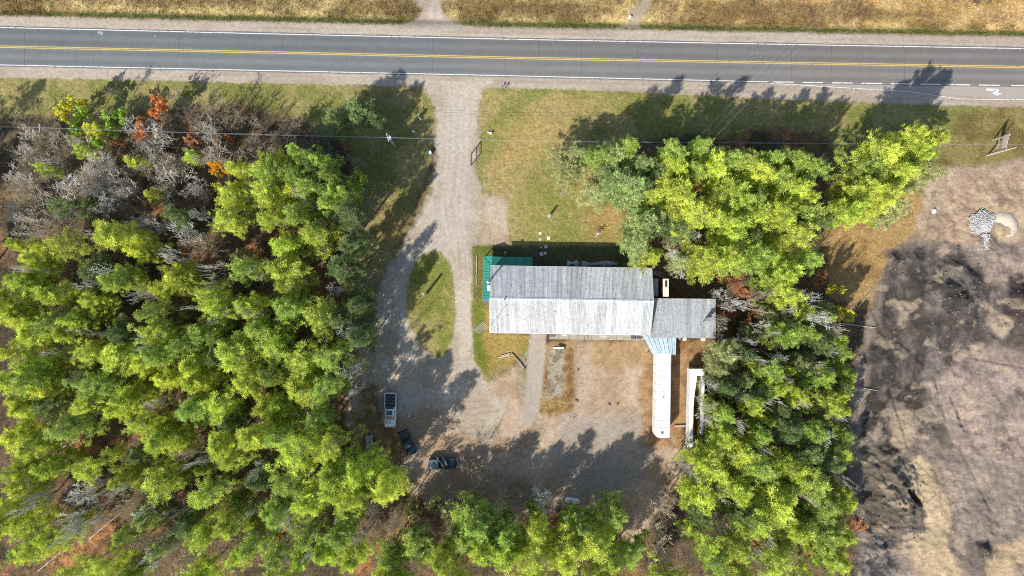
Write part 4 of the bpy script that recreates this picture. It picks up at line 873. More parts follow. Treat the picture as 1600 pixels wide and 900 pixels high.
mm = MB(); rr2 = np.random.default_rng(3); mm.add([(-.05+math.cos(a)*.38*rr2.uniform(.5, 1.2), -L+.95+math.sin(a)*.4*rr2.uniform(.5, 1.2), 4.028) for a in np.arange(0, 6.28, .4)], [tuple(range(16))]).build('rust_stain', flat_mat('stain', (.20, .17, .15), var=.4), tr)
MB().box(-.9, .9, -L+1.5, -1.4, .85, 1.1).build('chassis', M_BLK, tr)
for y in (-2.0, -3.3):
    for x in (-1.05, 1.05): wheel(tr, x, y)
for x in (-.7, .7): MB().box(x-.08, x+.08, -L+2.6, -L+2.8, 0, .9).build('landing_leg', M_STEEL, tr)
px, py = W(1062, 665); MB().box(px-1.0, px+1.0, py-.09, py+.09, .25, .4, math.radians(3)).box(px-.9, px-.8, py-.1, py+.1, 0, .26).box(px+.8, px+.9, py-.1, py+.1, 0, .26).build('bench_plank', M_PALEW); tag(bpy.data.objects['bench_plank'], 'pale plank bench on ground east of the long trailer', 'plank')

# second trailer: open-topped, sides sagging apart over yellow weeds
t2x, t2y = W(1078.5, 577, 3.2); L2 = t2y-W(1080, 698, 3.2)[1]
t2 = thing('open_trailer', 'roofless white trailer shell with bowed sides and yellowish floor inside', 'trailer', (t2x, t2y, 0), math.radians(-.3)); hT = 3.2
st = [(0, 1.25), (.25, .85), (.5, .82), (.75, .80), (1, .55)]
def shell(pts_o, pts_i, z0_, z1_):
    mb = MB(); n = len(pts_o)
    return mb.loft([[(*pts_o[k], z0_), (*pts_o[k], z1_), (*pts_i[k], z1_), (*pts_i[k], z0_)] for k in range(n)])
ys_ = [0, -.16*L2, -.32*L2, -.5*L2, -.7*L2, -.88*L2, -L2]
lo = [0, -.02, -.05, -.1, -.14, -.18, -.2]; li = [1.35, 1.15, .82, .62, .6, .58, .5]
shell([(lo[k], ys_[k]) for k in range(7)], [(li[k], ys_[k]) for k in range(7)], 2.95, hT).build('roof_remnant', M_TRL, t2)
shell([(lo[k], ys_[k]) for k in range(7)], [(lo[k]+.06, ys_[k]) for k in range(7)], .9, hT-.25).build('side_wall', M_TRL, t2)
ro = [2.6, 2.62, 2.6, 2.55, 2.5, 2.42]; ri = [2.45, 2.2, 1.95, 1.95, 2.0, 2.1]; yr_ = [-.02*L2, -.2*L2, -.36*L2, -.55*L2, -.72*L2, -.85*L2]
shell([(ro[k], yr_[k]) for k in range(6)], [(ri[k], yr_[k]) for k in range(6)], 2.9, hT).build('roof_remnant', M_TRL, t2)
shell([(ro[k], yr_[k]) for k in range(6)], [(ro[k]-.06, yr_[k]) for k in range(6)], .9, hT-.3).build('side_wall', M_TRL, t2)
MB().box(0, 2.6, -.12, 0, .9, hT-.05).build('end_wall', M_TRL, t2); MB().box(.3, 2.5, -1.2, -.12, 3.05, 3.14).build('roof_remnant', M_TRL, t2)
MB().box(.02, 2.45, -L2+.4, -.1, .9, 1.0).build('floor', flat_mat('mossy_floor', (.36, .29, .05), var=.4, scale=1.5, bump=.6), t2)
for y in (-1.5, -2.7):
    for x in (.25, 2.2): wheel(t2, x, y, .48)
for x in (.5, 2.0): MB().box(x-.07, x+.07, -L2+1.6, -L2+1.75, 0, .9).build('landing_leg', M_STEEL, t2)
pts, cc_ = [], []
r = np.random.default_rng(8)
q = np.stack([t2x+r.uniform(.5, 2.2, 700), t2y-r.uniform(L2*.3, L2*.98, 700), np.full(700, 1.0)], -1)
tufts('trailer_weeds', q, np.full(700, .3), np.full(700, .16), 4, lambda a, rr: np.where(rr.random((len(a), 1)) < .4, np.array([[.46, .28, .10]]), np.array([[.34, .32, .05]])), 9)
bx, by = W(1073, 697.5, .8); sg = thing('striped_barrier', 'short black and white striped barrier board south of the roofless trailer', 'barrier', (bx, by, 0), math.radians(-4))
for k in range(6): MB().box(-.85+k*.28, -.85+(k+1)*.28, -.12, .12, .7, .8).build('stripe', M_TRIM if k % 2 else M_BLK, sg)
for x in (-.7, .7): MB().box(x-.05, x+.05, -.05, .05, 0, .7).build('leg', M_BLK, sg)
MB().tube((.9, 0, .75), (3.6, .05, .9), .04, .04, 6).build('rod', M_TRIM, sg)

# ------------------------------------------------------------------ vehicles (front points to -y)
def car_paint(name, c, rough=.3):
    m, b = new_mat(name, c, rough, .2, .5); b.inputs['Coat Weight'].default_value = .5; b.inputs['Coat Roughness'].default_value = .1; return m
def ring(w, zb, zt, y, bev=.12):
    return [(-w+bev*.5, y, zb), (w-bev*.5, y, zb), (w, y, zb+bev), (w, y, zt-bev), (w-bev, y, zt), (-w+bev, y, zt), (-w, y, zt-bev), (-w, y, zb+bev)]
def pickup(name, label, loc, rz, paint, bed='cover', L=5.9, wd=1.0, cover=None, sunroof=True, cap=None):
    r_ = thing(name, label, 'pickup truck', loc, rz); h = L/2
    # lower body
    MB().loft([ring(wd*.82, .5, .85, -h), ring(wd*.95, .42, 1.02, -h+.12), ring(wd, .38, 1.10, -h+.6), ring(wd, .36, 1.16, -h+1.55), ring(wd, .36, 1.16, -.1), ring(wd, .36, 1.14, .6)]).build('body', paint, r_, True)
    MB().loft([ring(wd*.62, 1.05, 1.12, -h+.35, .03), ring(wd*.70, 1.10, 1.22, -h+1.5, .05)]).build('hood', paint, r_, True)
    # cabin
    MB().loft([ring(wd*.90, 1.1, 1.2, -h+1.45, .04), ring(wd*.80, 1.1, 1.72, -h+2.15, .10), ring(wd*.80, 1.1, 1.80, -h+2.6, .12), ring(wd*.80, 1.1, 1.80, .35, .12), ring(wd*.84, 1.1, 1.2, .66, .04)]).build('cabin', paint, r_, True)
    MB().add([(-wd*.80, -h+1.50, 1.235), (wd*.80, -h+1.50, 1.235), (wd*.70, -h+2.12, 1.735), (-wd*.70, -h+2.12, 1.735)], [(0,1,2,3)]).build('windshield', M_DARKG, r_)
    MB().add([(-wd*.70, .63, 1.28), (-wd*.68, .38, 1.78), (wd*.68, .38, 1.78), (wd*.70, .63, 1.28)], [(0,3,2,1)]).build('rear_window', M_DARKG, r_)
    for s in (-1, 1):
        for y0, y1 in ((-h+2.05, -.85), (-.75, .25)):
            MB().box(min(s*wd*.79, s*wd*.83), max(s*wd*.79, s*wd*.83), y0, y1, 1.22, 1.66).build('side_window', M_DARKG, r_)
        m_ = MB().box(min(s*wd*.92, s*wd*1.14), max(s*wd*.92, s*wd*1.14), -h+1.72, -h+1.92, 1.12, 1.32).build('mirror', paint, r_)
        MB().box(min(s*wd*.5, s*wd*.86), max(s*wd*.5, s*wd*.86), -h-.03, -h+.12, .74, .92).build('headlight', M_TRIM, r_)
        MB().box(min(s*wd*.8, s*wd*.97), max(s*wd*.8, s*wd*.97), h-.06, h+.02, .75, 1.05).build('tail_light', flat_mat('red_lens', (.4, .02, .02)) if 'red_lens' not in bpy.data.materials else bpy.data.materials['red_lens'], r_)
        wheel(r_, s*(wd-.12), -h+1.0, .38, .26); wheel(r_, s*(wd-.12), h-1.25, .38, .26)
    MB().box(-wd*.85, wd*.85, -h-.1, -h+.05, .42, .62).build('bumper', M_STEEL, r_); MB().box(-wd*.85, wd*.85, h-.02, h+.12, .42, .62).build('bumper', M_STEEL, r_)
    # bed
    b0 = .68
    for s in (-1, 1): MB().box(min(s*wd, s*(wd-.12)), max(s*wd, s*(wd-.12)), b0, h, .5, 1.16).build('bed_side', paint, r_)
    MB().box(-wd+.12, wd-.12, h-.1, h-.001, .5, 1.15).build('tailgate', paint, r_); MB().box(-wd+.12, wd-.12, b0, h-.1, .5, .62).build('bed_floor', M_BLK, r_)
    if bed == 'cover': 
        c_ = MB().box(-wd+.14, wd-.14, b0+.05, h-.12, 1.10, 1.17).build('bed_cover', cover or M_BLK, r_)
        for k in range(1, 4): MB().box(-wd+.14, wd-.14, b0+.05+k*(h-.12-b0)/4-.015, b0+.05+k*(h-.12-b0)/4+.015, 1.17, 1.185).build('cover_seam', M_STEEL, c_)
    if bed == 'cap':
        MB().loft([ring(wd*.96, 1.1, 1.70, b0+.02, .1), ring(wd*.96, 1.1, 1.76, b0+.4, .14), ring(wd*.94, 1.1, 1.74, h-.3, .14), ring(wd*.92, 1.1, 1.5, h, .1)]).build('bed_cap', cap, r_, True)
    if sunroof: MB().box(-wd*.5, wd*.5, -.75, .1, 1.80, 1.812).build('sunroof', M_DARKG, r_)
    return r_
M_WPT = car_paint('white_car_paint', (.72, .75, .78)); M_NAVY = car_paint('black_car_paint', (.015, .03, .045)); M_TEAL = car_paint('teal_car_paint', (.018, .04, .05), .6); M_PBL = flat_mat('pale_blue_fibreglass', (.15, .20, .22), .6, var=.35)
x, y = W(609.8, 641, 1); pickup('pickup_truck', 'white pickup with black bed cover parked beside the gravel loop', (x, y, 0), math.radians(-1), M_WPT, L=6.3, wd=1.08)
x, y = W(636, 691.5, 1); pickup('pickup_truck', 'black pickup parked askew in tree shade below the white pickup', (x, y, 0), math.radians(24), M_NAVY, L=5.0, wd=.95, sunroof=False)
x, y = W(692, 724.5, 1); tk = pickup('pickup_truck', 'old teal pickup with pale blue bed cap at south end of the yard', (x, y, 0), math.radians(90+1), M_TEAL, bed='cap', L=5.2, wd=.98, sunroof=False, cap=M_PBL)
rk = thing('pipe_rack', 'two bent pale poles leaning over the old teal pickup', 'poles', (*W(694, 718), 0))
MB().path([(-1.2, .9, 1.9), (-.6, .1, 2.1), (.1, -.9, 1.9), (.3, -1.5, .0)], .035, 5).build('pole', M_TRIM, rk); MB().path([(-.1, .8, 2.0), (.4, .2, 2.1), (.7, -.5, 2.0), (.75, -1.55, .0)], .035, 5).build('pole', M_TRIM, rk); MB().tube((-1.2, .9, 1.9), (-1.2, .9, 0), .04, .04, 6).tube((-.1, .8, 2.0), (-.1, .8, 0), .04, .04, 6).build('leg', M_STEEL, rk)

# utility trailer of boards
x, y = W(577, 691, .6); ut = thing('utility_trailer', 'small flat trailer of weathered grey boards at edge of the west wood', 'trailer', (x, y, .0), math.radians(5))
for k in range(2):
    for j in range(4): MB().box(-.72+k*.75, -.06+k*.75, -1.15+j*.6, -.62+j*.6, .55, .63).build('board', flat_mat('grey_board', (.40, .36, .31), var=.3) if 'grey_board' not in bpy.data.materials else bpy.data.materials['grey_board'], ut)
MB().box(-.75, .75, -1.2, 1.3, .45, .545).build('frame', M_STEEL, ut); wheel(ut, -.86, 0, .3, .18); wheel(ut, .86, 0, .3, .18); MB().tube((0, -1.2, .5), (0, -2.1, .45), .05, .05, 6).build('hitch', M_STEEL, ut)

# propane tank
x, y = W(894.5, 782.5, 1); pt = thing('propane_tank', 'white propane tank among shrubs at the south edge of the yard', 'tank', (x, y, .35), math.radians(-12))
mb = MB(); rings = []
for u, s in ((-1.38, .15), (-1.32, .55), (-1.15, .88), (-.95, 1), (.95, 1), (1.15, .88), (1.32, .55), (1.38, .15)): rings.append([(u, math.cos(a)*.5*s, .5+math.sin(a)*.5*s) for a in np.arange(0, 6.27, .4)])
mb.loft(rings).build('tank', flat_mat('tank_paint', (.66, .70, .76), .4, var=.08), pt, True); MB().tube((-.25, 0, .98), (-.25, 0, 1.2), .2, .18, 10).build('valve_dome', M_STEEL, pt)
for u in (-.85, .85): MB().box(u-.12, u+.12, -.4, .4, -.35, .2).build('foot', M_CONC, pt)
# pale metal frame
x, y = W(775, 762, .5); fr = thing('cart_frame', 'small pale empty cart frame standing in the yard shade', 'frame', (x, y, 0), math.radians(8))
for a in ((-.25, -.18, -.75, .75), (.3, .37, -.75, .6), ): MB().box(a[0], a[1], a[2], a[3], .45, .52).build('rail', M_PALEW, fr)
for yy in (-.75, .6): MB().box(-.3 if yy < 0 else -.5, .5 if yy < 0 else .3, yy-.035, yy+.035, .52, .58).build('crossbar', M_PALEW, fr)
for u in (-.22, .33):
    for v in (-.65, .6): MB().box(u-.03, u+.03, v-.03, v+.03, 0, .45).build('leg', M_STEEL, fr)
# red garden tractor in the brush
x, y = W(1079, 713, .8); gt = thing('garden_tractor', 'red garden tractor parked in brush south of the roofless trailer', 'tractor', (x, y, 0), math.radians(-40)); M_RED = car_paint('red_paint', (.45, .03, .02), .4)
MB().loft([ring(.28, .35, .8, -.95, .06), ring(.33, .35, .9, -.5, .08), ring(.33, .35, .85, .0, .08)]).build('hood', M_RED, gt); MB().box(-.45, .45, .1, .8, .35, .55).build('fender', M_RED, gt); MB().box(-.22, .22, .25, .7, .58, .68).box(-.22, .22, .65, .73, .68, 1.05).build('seat', M_BLK, gt); MB().tube((0, -.05, .8), (0, .12, 1.05), .03, .03, 6).build('steering_column', M_BLK, gt); MB().tube((0, .11, 1.03), (0, .13, 1.06), .19, .19, 12).build('steering_wheel', M_BLK, gt)
for u in (-.42, .42): wheel(gt, u, .5, .33, .22); wheel(gt, u, -.75, .2, .14)

# ------------------------------------------------------------------ things round the hall
def slab(px, py, w, mat, label, rz=0, round_=False, z=.07):
    x, y = W(px, py); mb = MB(); g = ground_h(x, y)
    if round_: mb.tube((0, 0, -.05), (0, 0, z), w/2, w/2*.96, 14)
    else: mb.loft([[(-w/2, -w/2, -.05), (w/2, -w/2, -.05), (w/2, w/2, -.05), (-w/2, w/2, -.05)], [(-w/2, -w/2, z-.02), (w/2, -w/2, z-.02), (w/2, w/2, z-.02), (-w/2, w/2, z-.02)], [(-w/2+.02, -w/2+.02, z), (w/2-.02, -w/2+.02, z), (w/2-.02, w/2-.02, z), (-w/2+.02, w/2-.02, z)]])
    o = mb.build('paving_slab', mat, None, loc=(x, y, g+.03)); o.rotation_euler = (0, 0, rz); return tag(o, label, 'paving slab', 'loose paving slabs north of the hall')
M_S1 = flat_mat('cream_slab', (.75, .70, .48)); M_S2 = flat_mat('pale_slab', (.62, .56, .50)); M_S3 = flat_mat('grey_slab', (.42, .46, .50))
slab(844, 364.5, .5, M_S1, 'cream square slab on the lawn, farthest from the hall'); slab(857, 372, .62, M_S2, 'pale square slab at the edge of the hall shadow', .1); slab(844, 374, .5, M_S3, 'round grey green slab half in the hall shadow', 0, True)
slab(853, 385.5, .6, M_S3, 'grey square slab in hall shade nearest the lawn', .1); slab(846, 397, .65, M_S3, 'square blue grey slab left of the round one near the hall wall'); slab(851.8, 395.6, .55, M_S2, 'round pale slab with hole nearest the hall wall', 0, True); slab(845, 386.5, .3, M_S3, 'smallest dark stone in hall shade left of grey square slab', .4)
def tarp(px0, px1, py, h, label, seed, tone):
    r = np.random.default_rng(seed); x0, y0 = W(px0, py); x1, _ = W(px1, py); n = int((x1-x0)/.18); m = 7; vs = []
    for i in range(n+1):
        for j in range(m+1):
            u, v = i/n, j/m; e = math.sin(math.pi*u)**.4*math.sin(math.pi*v)**.5
            vs.append((x0+(x1-x0)*u+r.normal()*.05, y0-.1+(v-.5)*1.1*(.7+.3*math.sin(u*9+seed))+r.normal()*.04, max(.02, h*e*(.65+.5*r.random()))))
    fs = [(i*(m+1)+j, (i+1)*(m+1)+j, (i+1)*(m+1)+j+1, i*(m+1)+j+1) for i in range(n) for j in range(m)]
    return tag(MB().add(vs, fs).build('tarp', flat_mat('tarp_'+str(seed), tone, .4, var=.25, scale=2)), label, 'tarp', 'crumpled tarps along the hall wall')
tarp(886, 905, 410.5, .7, 'short crumpled pale blue tarp against the north wall of the hall', 1, (.34, .44, .56)); tarp(909, 966, 411.5, .6, 'long crumpled grey blue tarp along the north wall of the hall', 2, (.28, .34, .42))
mb = MB(); r = random.Random(4)
for k in range(9): x, y = W(1020+r.uniform(0, 12), 424+r.uniform(0, 8)); mb.tube((x-1.1, y+.35+r.uniform(-.2, .2), .3+k*.03), (x+1.0, y-.5, .3+k*.04), .04, .04, 5)
tag(mb.build('pole_bundle', M_STEEL), 'bundle of thin pale poles lying at the northeast corner of the hall', 'poles')
fm = MB()
for k in range(6):
    x, y = W(744.5+rnd.uniform(-.6, .6), 398+k*8); fm.tube((x, y, .12), (x+.03, y-.93, .14+.01*k), .06, .06, 6)
tag(fm.build('edging_logs', M_PALEW), 'line of pale edging logs in grass west of the green porch roof', 'garden edging')
wx = thing('wall_walk', 'pale concrete strip along the south wall of the hall', 'walkway'); 
for k in range(10):
    a, b = 858+k*15, 858+(k+1)*15-.4; p0 = W(a, 530+k*.2); p1 = W(b, 520); MB().box(p0[0], p1[0], p0[1], p1[1]+.6, 0, .1).build('slab', M_CONC, wx)
def wellbox(px, py, w, d, mat, label, h=.4):
    x, y = W(px, py, h); b = thing('wall_box', label, 'box', (x, y, 0), 0, 'boxes on the strip south of the hall'); MB().box(-w/2, w/2, -d/2, d/2, 0, h).build('case', mat, b)
    for k in range(3): MB().box(-w/2+.05, w/2-.05, -d/2+.06+k*d/3.2, -d/2+.1+k*d/3.2, h, h+.025).build('bar', M_STEEL, b)
wellbox(862.5, 524.5, 1.15, .5, M_RUST, 'rust brown box on the concrete strip south of the hall'); wellbox(882.5, 523.5, .95, .3, M_TRIM, 'white box on concrete strip right of the rust brown box', .3)
wellbox(989.5, 527, .82, .6, M_BLK, 'left of two black grated boxes by the southeast hall corner'); wellbox(998.8, 527, .82, .6, M_BLK, 'right of two black grated boxes, next to the canopy'); wellbox(944, 525.5, 1.3, .4, M_S2, 'low cream box midway along the strip south of the hall', .2)
def barrel(px, py, r_, h, mat, label):
    x, y = W(px, py, h); b = thing('barrel', label, 'barrel', (x, y, 0), 0, 'white barrels south of the annex'); MB().loft([[(math.cos(a)*rr3, math.sin(a)*rr3, z) for a in np.arange(0, 6.27, .45)] for rr3, z in ((r_*.9, 0), (r_, h*.3), (r_, h*.7), (r_*.92, h*.97))]).build('drum', mat, b, True); MB().tube((0, 0, h*.97), (0, 0, h), r_*.85, r_*.8, 14).build('lid', mat, b)
barrel(1070, 529.5, .38, .9, M_TRIM, 'white barrel right of the canopy edge, south of the annex'); barrel(1099.5, 530, .40, .9, M_TRIM, 'white barrel near the southeast corner of the annex'); barrel(1062, 528.5, .34, .8, M_STEEL, 'grey drum in shade between canopy and white barrel')
# planks and poles in the yard
def plank(pts, w, h, mat, name, label, cat='plank', z=.0, group=None):
    root = thing(name, label, cat, (*W(*pts[0]), 0), 0, group)
    bx, by = W(*pts[0])
    for (a, b) in zip(pts[:-1], pts[1:]):
        p, q = W(*a), W(*b); an = math.atan2(q[1]-p[1], q[0]-p[0]); Lp = math.hypot(q[0]-p[0], q[1]-p[1])
        o = MB().box(0, Lp, -w/2, w/2, z, z+h).build('board', mat, root, loc=(p[0]-bx, p[1]-by, .02)); o.rotation_euler = (0, 0, an)
    return root
plank([(779,559),(797,554)], .16, .12, M_PALEW, 'plank', 'pale plank on grass southwest of the concrete path', z=.1); plank([(782,556),(797,552)], .12, .1, M_PALEW, 'plank', 'upper thinner pale plank beside the one on the grass', z=.1)
lp_ = plank([(799,552),(812,566),(820,577)], .22, .3, M_WOOD, 'timber_rail', 'grey bent timber rail ending in a dark stub beside the path', 'timber'); MB().tube((2.4, -2.95, 0), (2.4, -2.95, .9), .1, .08, 6).build('stub', M_BLK, lp_)
plank([(864,543.5),(881,543.5)], .35, .1, M_TRIM, 'plank', 'white board on rubble south of the hall', z=.15); plank([(872,538.5),(882,541.5),(881.6,545)], .1, .35, M_BLK, 'bent_bar', 'dark bent bar over the white board on rubble', 'bar', .1)
plank([(912,524),(913,537)], .1, .12, M_WOOD, 'plank', 'dark post lying against the strip south of the hall', z=.05)
for px_, py_, s_ in ((901, 626, 3), (965, 631, 2), (952, 632, 2.4), (903, 578, 1.8)): 
    x, y = W(px_, py_); mb = MB(); rr4 = random.Random(px_); mb.loft([[(x+math.cos(a)*s_*.12*k1*rr4.uniform(.8, 1.2), y+math.sin(a)*s_*.12*k1*rr4.uniform(.8, 1.2), z) for a in np.arange(0, 6.2, .8)] for k1, z in ((1, -.02), (1.05, .12), (.5, .25))]); tag(mb.build('stone', flat_mat('dark_stone_%d' % px_, (.16, .13, .12))), {901: 'largest dark stone in the yard south of the rubble strip', 965: 'dark stone in yard, left of the long trailer', 952: 'reddish dark stone near the middle of the open yard', 903: 'small dark stone high in the yard beside the rubble strip'}[px_], 'stone')
# pale striped patch of grass built as thin white strips, southwest corner
pk = thing('pale_strips', 'row of thin pale stakes lying on grass at hall southwest corner', 'strips', (*W(752, 514), 0))
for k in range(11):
    x, y = k*.17-.9, k*.12-.9+k*.02; o = MB().box(0, 1.25+.2*math.sin(k), -.02, .02, .03, .07).build('thin_strip', M_TRIM, pk, loc=(x-.5, y+.9, .02)); o.rotation_euler = (0, 0, math.radians(-48+rnd.uniform(-3, 3)))

# ------------------------------------------------------------------ poles, wires, signs
M_POLE = flat_mat('pole_wood', (.42, .38, .33), stretch=(1, 1, .1))
def upole(px, py, h, label, arm=1.1, rz=0., box=None):
    x, y = W(px, py); p = thing('utility_pole', label, 'utility pole', (x, y, 0), rz, 'utility poles along the highway')
    MB().tube((0, 0, -.1), (0, 0, h), .15, .10, 8).build('post', M_POLE, p); MB().box(-.06, .06, -arm, arm, h-.35, h-.22).build('crossarm', M_POLE, p)
    for s in (-1, 0, 1): MB().tube((0, s*arm*.9, h-.22), (0, s*arm*.9, h+.05), .06, .05, 8).build('insulator', M_TRIM, p)
    if box: MB().tube((.32, 0, box), (.32, 0, box+1.0), .27, .27, 10).build('transformer', flat_mat('grey_can', (.5, .52, .54)) if 'grey_can' not in bpy.data.materials else bpy.data.materials['grey_can'], p)
    return x, y, h
PA = upole(618, 230, 8.2, 'wooden utility pole on the verge left of the driveway entrance', .7, .3, 7.0); MB().box(-.25, .25, .1, .5, 1.6, 2.8).build('meter_box', M_STEEL, bpy.data.objects['utility_pole'])
bx_, by_ = W(1097, 222, 9.6); PB = upole(bx_/MPP+800, 450-by_/MPP, 9.6, 'utility pole with transformer standing among pines right of the lawn', 1.1, -.8, 8.3)
PC = upole(1880, 240, 8.6, 'utility pole far right beyond the quarry entrance', .7); PD = upole(110, 216, 8.4, 'utility pole hidden in the northwest thicket', .7); 
px_, py_ = W(1420, -125); PE = upole(1420, -125, 9.6, 'utility pole in the field north of the highway', 1.1, -.8)
M_WIRE = flat_mat('wire_aluminium', (.55, .56, .58), .4, .5)
def wire(a, b, sag, label, dz=0., off=(0, 0), r_=.013):
    pts = []
    for k in range(25):
        u = k/24; pts.append((a[0]+off[0]+(b[0]-a[0])*u, a[1]+off[1]+(b[1]-a[1])*u, a[2]+dz+(b[2]-a[2])*u-sag*4*u*(1-u)))
    tag(MB().path(pts, r_, 4).build('power_line', M_WIRE), label, 'power line', 'overhead wires')
wire(PA, PB, .9, 'upper overhead wire crossing the driveway between the two utility poles'); wire(PA, PB, 1.1, 'lower overhead wire crossing the driveway between the two utility poles', -.4)
wire(PD, PA, .5, 'upper overhead wire over the northwest thicket'); wire(PD, PA, .6, 'lower overhead wire over the northwest thicket', -.4)
wire(PB, PC, 1.0, 'upper overhead wire running right past the billboard'); wire(PB, PC, 1.1, 'lower overhead wire running right past the billboard', -.4)
far = (W(-400, 205)[0], W(-400, 205)[1], 8.6); wire(far, PD, .6, 'overhead wire leaving the photo at the left edge')
for k, (ox, nm_) in enumerate(((-.75, 'left'), (0, 'middle'), (.8, 'right'))): wire(PB, PE, .5, f'{nm_} of three parallel wires crossing the highway from the pine grove', .05, (ox, -ox*.9), .014)
# white bent bracket and stub by the drive
x, y = W(656, 184); mb = MB(); mb.path([(x-.15, y+.45, .5), (x-.1, y-.1, .7), (x+.35, y-.6, .6)], .07, 6).tube((x-.1, y, 0), (x-.1, y, .65), .06, .06, 6); tag(mb.build('bent_pipe', M_TRIM), 'bent white pipe standing where the verge meets the driveway', 'pipe')
x, y = W(646, 205.5); tag(MB().loft([[(x+math.cos(a)*s, y+math.sin(a)*s*.8, z) for a in np.arange(0, 6.2, .8)] for s, z in ((.28, 0), (.3, .15), (.15, .25))]).build('stone', bpy.data.materials['white_stone']), 'small white stone on the grass verge beside the utility pole shadow', 'stone')
x, y = W(767, 209); tag(MB().tube((x, y, 0), (x, y, .7), .2, .2, 10).tube((x-.6, y+.35, .1), (x, y, .35), .12, .12, 6).build('white_stub', M_TRIM), 'short white capped stub in grass right of the driveway', 'marker')
# drum with blue lid
x, y = W(672, 238, 1); bd = thing('drum_marker', 'blue and white drum with a thin rod at left edge of the driveway', 'drum', (x, y, 0)); M_BLU = flat_mat('blue_plastic', (.10, .30, .45), .4)
MB().tube((0, 0, 0), (0, 0, .95), .38, .36, 14).build('drum', M_BLU, bd); MB().tube((0, 0, .95), (0, 0, 1.05), .26, .22, 12).build('lid', M_TRIM, bd); MB().tube((.25, .1, 0), (.3, .15, 2.1), .035, .03, 6).build('rod', M_BLK, bd)
# empty sign frame
p0 = W(736, 259); p1 = W(736, 241); sf = thing('sign_frame', 'empty brown timber sign frame at right edge of the driveway', 'sign frame', (p0[0], p0[1], 0), math.atan2(p1[1]-p0[1], p1[0]-p0[0])); Ls = math.hypot(p1[0]-p0[0], p1[1]-p0[1])
MB().box(-.07, .07, -.07, .07, 0, 2.75).build('post', M_WOOD, sf); MB().box(Ls-.07, Ls+.07, -.07, .07, 0, 2.75).build('post', M_WOOD, sf)
MB().box(-.07, Ls+.07, -.06, .06, 2.75, 2.88).build('rail', M_WOOD, sf); MB().box(.07, Ls-.07, -.05, .05, 1.5, 1.62).build('rail', M_WOOD, sf); MB().box(.07, Ls-.07, -.05, .05, .05, .17).build('rail', M_WOOD, sf)
# mailboxes
for (px_, py_, h_, lb) in ((783.5, 137.5, 1.15, 'left of two roadside mailboxes at the driveway mouth'), (788.5, 138.5, 1.25, 'right of two roadside mailboxes at the driveway mouth')):
    x, y = W(px_, py_); mbx = thing('mailbox', lb, 'mailbox', (x, y, 0), math.radians(rnd.uniform(-8, 8)), 'roadside mailboxes'); MB().box(-.05, .05, -.05, .05, 0, h_-.2).build('post', M_WOOD, mbx)
    MB().loft([[(-.11, yy, h_-.2), (.11, yy, h_-.2), (.11, yy, h_-.06), (.06, yy, h_), (-.06, yy, h_), (-.11, yy, h_-.06)] for yy in (-.26, .26)]).build('box', M_STEEL, mbx); MB().box(.115, .135, -.05, .05, h_-.12, h_+.05).build('flag', M_RED, mbx)
# thick posts
def stub_post(px, py, h, r_, label, extra=True):
    x, y = W(px, py); o = thing('weathered_post', label, 'post', (x, y, 0)); MB().tube((0, 0, -.05), (0, 0, h), r_, r_*.9, 10).build('post', M_POLE, o); MB().tube((0, 0, h), (0, 0, h+.08), r_*1.1, r_*.8, 10).build('cap', M_STEEL, o); return o
stub_post(666, 459, 4.2, .26, 'thick weathered post casting a bold shadow on the lawn island'); q_ = stub_post(858.5, 337, 2.1, .24, 'short thick post standing alone on the east lawn'); MB().tube((0, 0, 0), (0, 0, .25), .5, .4, 10).build('base', M_CONC, q_)
stub_post(675, 346, .9, .05, 'thin low stick by the driveway west edge') if False else None
# lawn ornament with blades
x, y = W(933, 366); wm = thing('lawn_ornament', 'pale bladed lawn ornament on short stand near the bluish pines', 'ornament', (x, y, 0))
MB().tube((0, 0, 0), (0, 0, 1.6), .07, .05, 6).build('stand', M_TRIM, wm)
for k in range(5): a = k*1.257+.4; MB().loft([[(math.cos(a)*s+math.sin(a)*w_, .04*s, 1.5+math.sin(a)*s*.9-math.cos(a)*w_) for w_ in (-ww, ww)]+[(math.cos(a)*s, .06+.04*s, 1.5+math.sin(a)*s*.9)] for s, ww in ((.1, .05), (.75, .16))]).build('blade', M_TRIM, wm)
for a in (0, 2.1, 4.2): MB().tube((0, 0, .9), (math.cos(a)*.6, math.sin(a)*.6, 0), .04, .04, 5).build('leg', M_TRIM, wm)
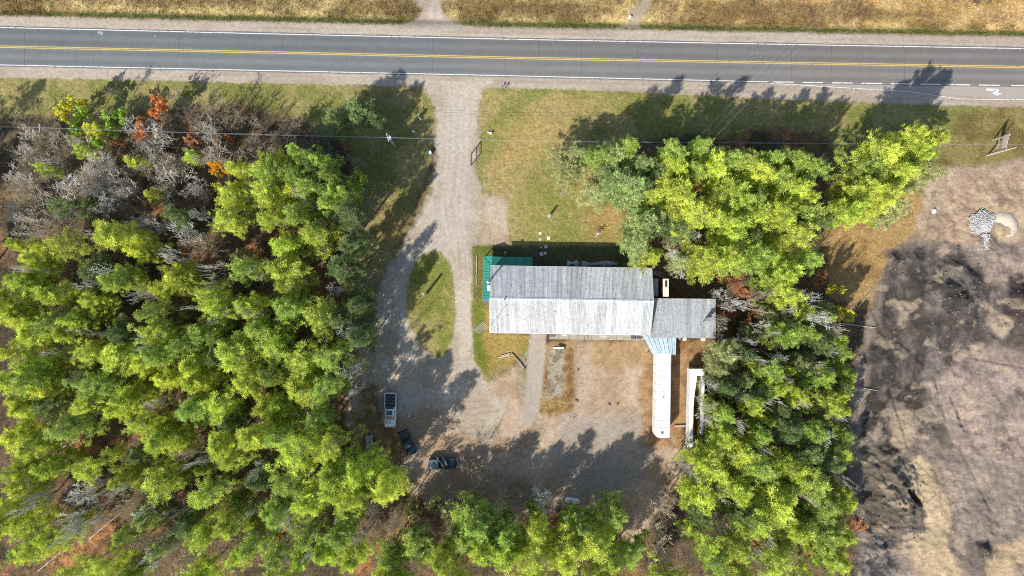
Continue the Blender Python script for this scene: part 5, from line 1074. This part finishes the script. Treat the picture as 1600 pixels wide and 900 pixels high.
# billboard at right
b0 = W(1546, 240); b1 = W(1551, 219); bb = thing('billboard', 'weathered pinkish roadside board on two posts at right of the verge', 'sign', (b0[0], b0[1], 0), math.atan2(b1[1]-b0[1], b1[0]-b0[0])); Lb = math.hypot(b1[0]-b0[0], b1[1]-b0[1])
MB().box(-.09, .09, -.09, .09, 0, 4.4).build('post', M_POLE, bb); MB().box(Lb-.09, Lb+.09, -.09, .09, 0, 4.4).build('post', M_POLE, bb)
for k in range(5): MB().box(-.15, Lb+.15, .1, .16, 3.1+k*.26, 3.1+k*.26+.25).build('panel', flat_mat('faded_pink_board', (.55, .42, .42), var=.3, scale=2) if k == 0 else bpy.data.materials['faded_pink_board'], bb)
MB().box(.09, Lb-.09, -.04, .04, 1.8, 1.92).build('brace', M_POLE, bb)
x, y = W(1542.5, 243); tp = thing('bare_pole', 'tall pale bare pole standing just below the pinkish board', 'pole', (x, y, 0)); MB().tube((0, 0, -.1), (0, 0, 7.2), .12, .08, 8).build('post', M_PALEW, tp)
# white reflector at field entrance
x, y = W(984, 27.5); tag(MB().tube((x, y, 0), (x, y, .5), .3, .25, 10).build('white_marker', M_TRIM), 'round white marker at the field entrance north of the highway', 'marker')
# fallen logs in the woods and felled trunks on the quarry edge
def log(px0, py0, px1, py1, r_, tone, label, z=.15):
    p, q = W(px0, py0), W(px1, py1); rr5 = random.Random(int(px0*7)); mb = MB().tube((*p, z), (*q, z+.1), r_, r_*.5, 7)
    for k in range(7): u = rr5.uniform(.25, 1); c0 = (p[0]+(q[0]-p[0])*u, p[1]+(q[1]-p[1])*u, z); mb.tube(c0, (c0[0]+rr5.uniform(-1, 1), c0[1]+rr5.uniform(-1, 1), z+rr5.uniform(0, .8)), r_*.3, .01, 4)
    o = mb.build('fallen_log', M_BARK); o.color = (*tone, 1); return tag(o, label, 'log', 'fallen logs and dead limbs')
for a in ((1170,462,1120,472,'at the annex northeast corner'),(1310,505,1368,512,'crossing the quarry edge, upper'),(1300,598,1370,610,'crossing the quarry edge, lower'),(1340,480,1362,452,'leaning out of the tree strip by the quarry'),(95,700,160,672,'on orange litter in the west wood'),(140,842,190,800,'on orange litter near the lower left corner'),(60,892,110,850,'at the very bottom left of the west wood'),(255,655,300,640,'across a litter gap in the west wood'),(1330,545,1300,540,'beside bare trees at the quarry edge'),(625,726,655,732,'pale thin one in yard shade'),(1238,772,1262,760,'between large pines beside the quarry')):
    log(*a[:4], .11, (.42, .38, .33), 'fallen bare log '+a[4])
